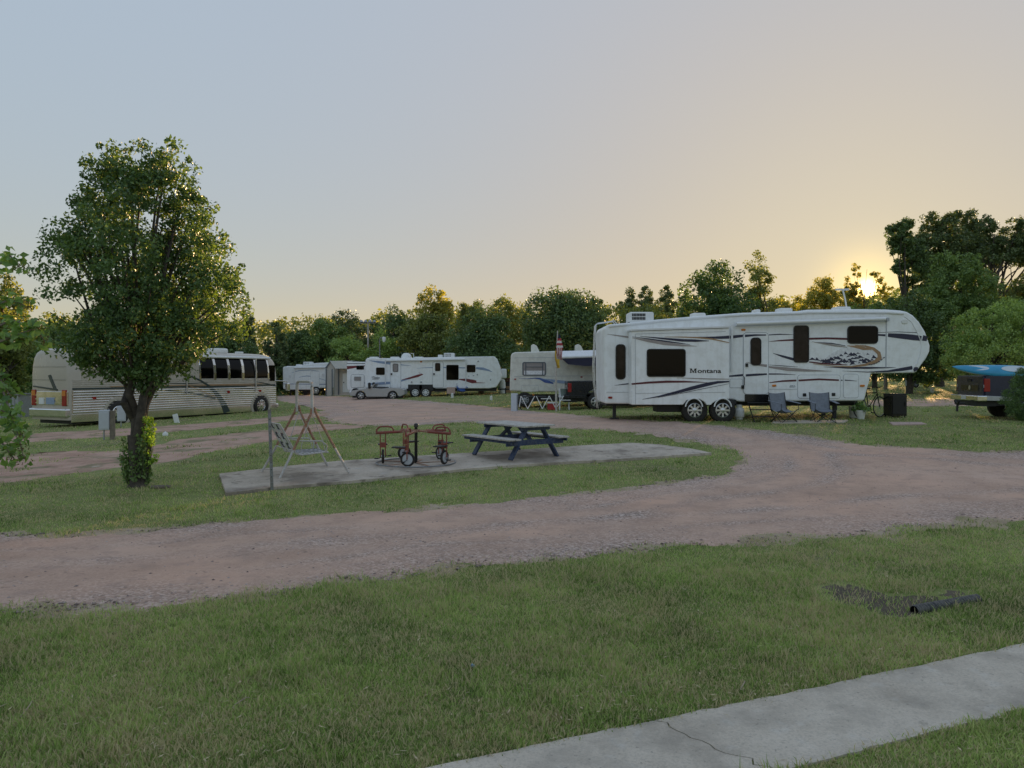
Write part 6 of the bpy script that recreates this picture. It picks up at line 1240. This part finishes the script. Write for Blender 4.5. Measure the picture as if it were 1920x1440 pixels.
# kayaks lying on the bed
mat('kayak_blue', (0.04,0.30,0.52), 0.35, var=0.15, scale=2); mat('kayak_white', (0.62,0.68,0.76), 0.35, var=0.06); mat('kayak_deep', (0.02,0.10,0.30), 0.35, var=0.1)
def kayak(loc, rz, rx, label, L_, deck, hull, w0=.36):
    t = thing('kayak', label, 'kayak', loc, rz); n = 18
    def sec_(f_): q_ = math.sin(math.pi*min(max(f_, .0), 1))**.62; return max(q_, .02)
    for nm, m, sgn in (('hull', hull, -1), ('deck', deck, 1)):
        vs = []
        for i in range(n+1):
            f_ = i/n; q_ = sec_(f_); rk = .16*(abs(f_-.5)*2)**3
            for j in range(9): a = math.pi*j/8; vs.append((f_*L_, math.cos(a)*w0*q_, .18+rk+sgn*math.sin(a)*(.20 if sgn < 0 else .10)*q_))
        o = MB().add(vs, [(i*9+j, i*9+j+1, (i+1)*9+j+1, (i+1)*9+j) for i in range(n) for j in range(8)]).build(nm, m, t, smooth=True)
    return t
kz = tr_loc.z+1.40
k1 = kayak(Vector((tr_loc.x-.95, tr_loc.y+.42, kz)), R(-8), 0, 'blue and white kayak hanging over the pickup tailgate', 3.4, 'kayak_blue', 'kayak_white', .21)
k1.rotation_euler = (R(58), R(2), R(-8)); k1.location.z = kz+.12
mbx = MB(); mbx.prism([(.75+.38*math.cos(a), .02+.09*math.sin(a)) for a in np.linspace(0, 6.283, 24, endpoint=False)], .262, .278, 'xy'); o = mbx.build('cockpit', 'kayak_white', k1, smooth=False)
mbx = MB(); mbx.prism([(1.9+.42*math.cos(a), .02+.11*math.sin(a)) for a in np.linspace(0, 6.283, 24, endpoint=False)], .276, .288, 'xy'); mbx.build('seat_well', 'kayak_white', k1)
kayak(Vector((tr_loc.x+.75, tr_loc.y+1.15, kz-.02)), R(-6), 0, 'white kayak lying behind the blue one on the pickup', 3.4, 'kayak_white', 'kayak_white')
q = at_d(1066, 35.2); pickup(Vector((q.x, q.y, q.z)), 0, 'dark pickup tail showing between motorhome and fifth wheel', 'truck_black', 'truck_black', 0.02)
# low silver roadster in front of the camper
q = at_d(655, 53.2); rs = thing('roadster', 'low silver open car parked in front of the short camper', 'car', q)
pr_ = [(.05,.30),(.0,.48),(.18,.66),(.75,.76),(1.35,.84),(1.75,1.14),(1.80,1.14),(1.55,.84),(2.2,.80),(2.9,.86),(3.55,.82),(3.78,.70),(3.82,.40),(3.5,.26)]+[(3.0+.36*math.cos(a), .30+.36*math.sin(a)) for a in np.linspace(.0, 3.14, 8)]+[(2.6,.24),(1.2,.24)]+[(.78+.36*math.cos(a), .30+.36*math.sin(a)) for a in np.linspace(.0, 3.14, 8)]
MB().prism(pr_, 0, 1.65).build('body', 'car_silver', rs, bevel=.015)
for x in (.78, 3.0): wheel(rs, x, -.02, .31, .31, .2, .2, 'alloy', 5)
for y in (-.10, 1.5): MB().box(1.32, 1.50, y-.12, y+.12, .80, 1.22).build('mirror', 'black_trim', rs, bevel=.06)
MB().box(-.02, .08, .1, .42, .50, .64).build('headlight', 'lace', rs, bevel=.03); MB().box(-.02, .08, 1.2, 1.5, .50, .64).build('headlight', 'lace', rs, bevel=.03); MB().box(.2, 3.6, .1, 1.5, .16, .30).build('underbody', 'steel_dark', rs); MB().box(1.7, 2.5, .15, 1.5, .78, .90).build('seat', 'black_trim', rs, bevel=.05)
# ------------------------------------------------------------------ light poles and far bits
q = at_d(690, 71); s_ = 71/F; t = thing('light_pole', 'tall pole with a cluster of floodlights behind the travel trailer', 'pole', q); H_ = CZ-(604-HY)*s_-q.z
MB().tube([(0,0,0), (0,0,H_)], [.11,.07], 8).build('shaft', 'grey_wood', t); MB().box(-.7, .7, -.05, .05, H_-.12, H_-.02).build('cross_arm', 'galvanised', t)
for x in (-.6,-.2,.2,.6): MB().lathe([(.001,.16),(.12,.10),(.16,-.05),(.12,-.08),(.001,-.08)], (x,-.08,H_+.05), 'z', 10).build('floodlight', 'steel_grey', t, smooth=True)
q = at_d(712, 60); s_ = 60/F; t = thing('yard_light', 'thin curved pole with a round lamp above the travel trailer roof', 'lamp', q); H_ = CZ-(633-HY)*s_-q.z
MB().tube([(0,0,0), (0,0,H_-.2), (.05,0,H_-.02), (.18,0,H_+.02), (.30,0,H_)], .045, 8).build('pole', 'galvanised', t, smooth=True); MB().lathe([(.001,.12),(.12,.10),(.15,0),(.13,-.20),(.08,-.28),(.001,-.30)], (.33,0,H_-.05), 'z', 14).build('lamp_head', 'plastic_white', t, smooth=True)
q = at_d(1660.5, 45); t = thing('wooden_post', 'thick weathered post under the trailer nose in the distance', 'post', q); MB().cyl((0,0,0), (0,0,1.5), .105, .095, 10).build('shaft', 'post_wood', t, smooth=True); MB().box(-.13,.13,-.13,.13,1.5,1.54).build('cap', 'post_wood', t)
q = at_d(1718, 49); t = thing('utility_trailer', 'dark canopied utility cart in the distance right of the trailer nose', 'cart', q); MB().beam((-.6,-.1,1.05), (.75,-.1,.62), .9, .07).build('canopy', 'steel_dark', t); MB().box(-.3,.6,-.3,.5,.3,.52).build('bed', 'black_trim', t, bevel=.03); MB().box(-.1,.3,-.25,.4,.5,.7).build('seat', 'black_trim', t, bevel=.04)
for x in (-.2, .5): wheel(t, x, -.36, .2, .2, .12, .1, 'steel_grey', 5)
for x in (-.25, .45): MB().cyl((x,-.2,.5), (x-.05,-.2,1.0-.3*(x+.25)), .02).build('canopy_post', 'steel_dark', t)
q = at_d(8, 43); t = thing('grey_shed', 'grey sheet metal shed wall behind the coach tail at the left edge', 'shed', q); MB().box(-1.6, .78, 0, 2.2, 0, 1.28).build('wall', 'steel_grey', t); MB().box(-1.7, .86, -.08, 2.3, 1.28, 1.34).build('roof', 'galvanised', t)
for i in range(12): x = -1.5+i*.19; MB().box(x-.012, x+.012, -.015, 0, .02, 1.26).build('wall_rib', 'galvanised', t)
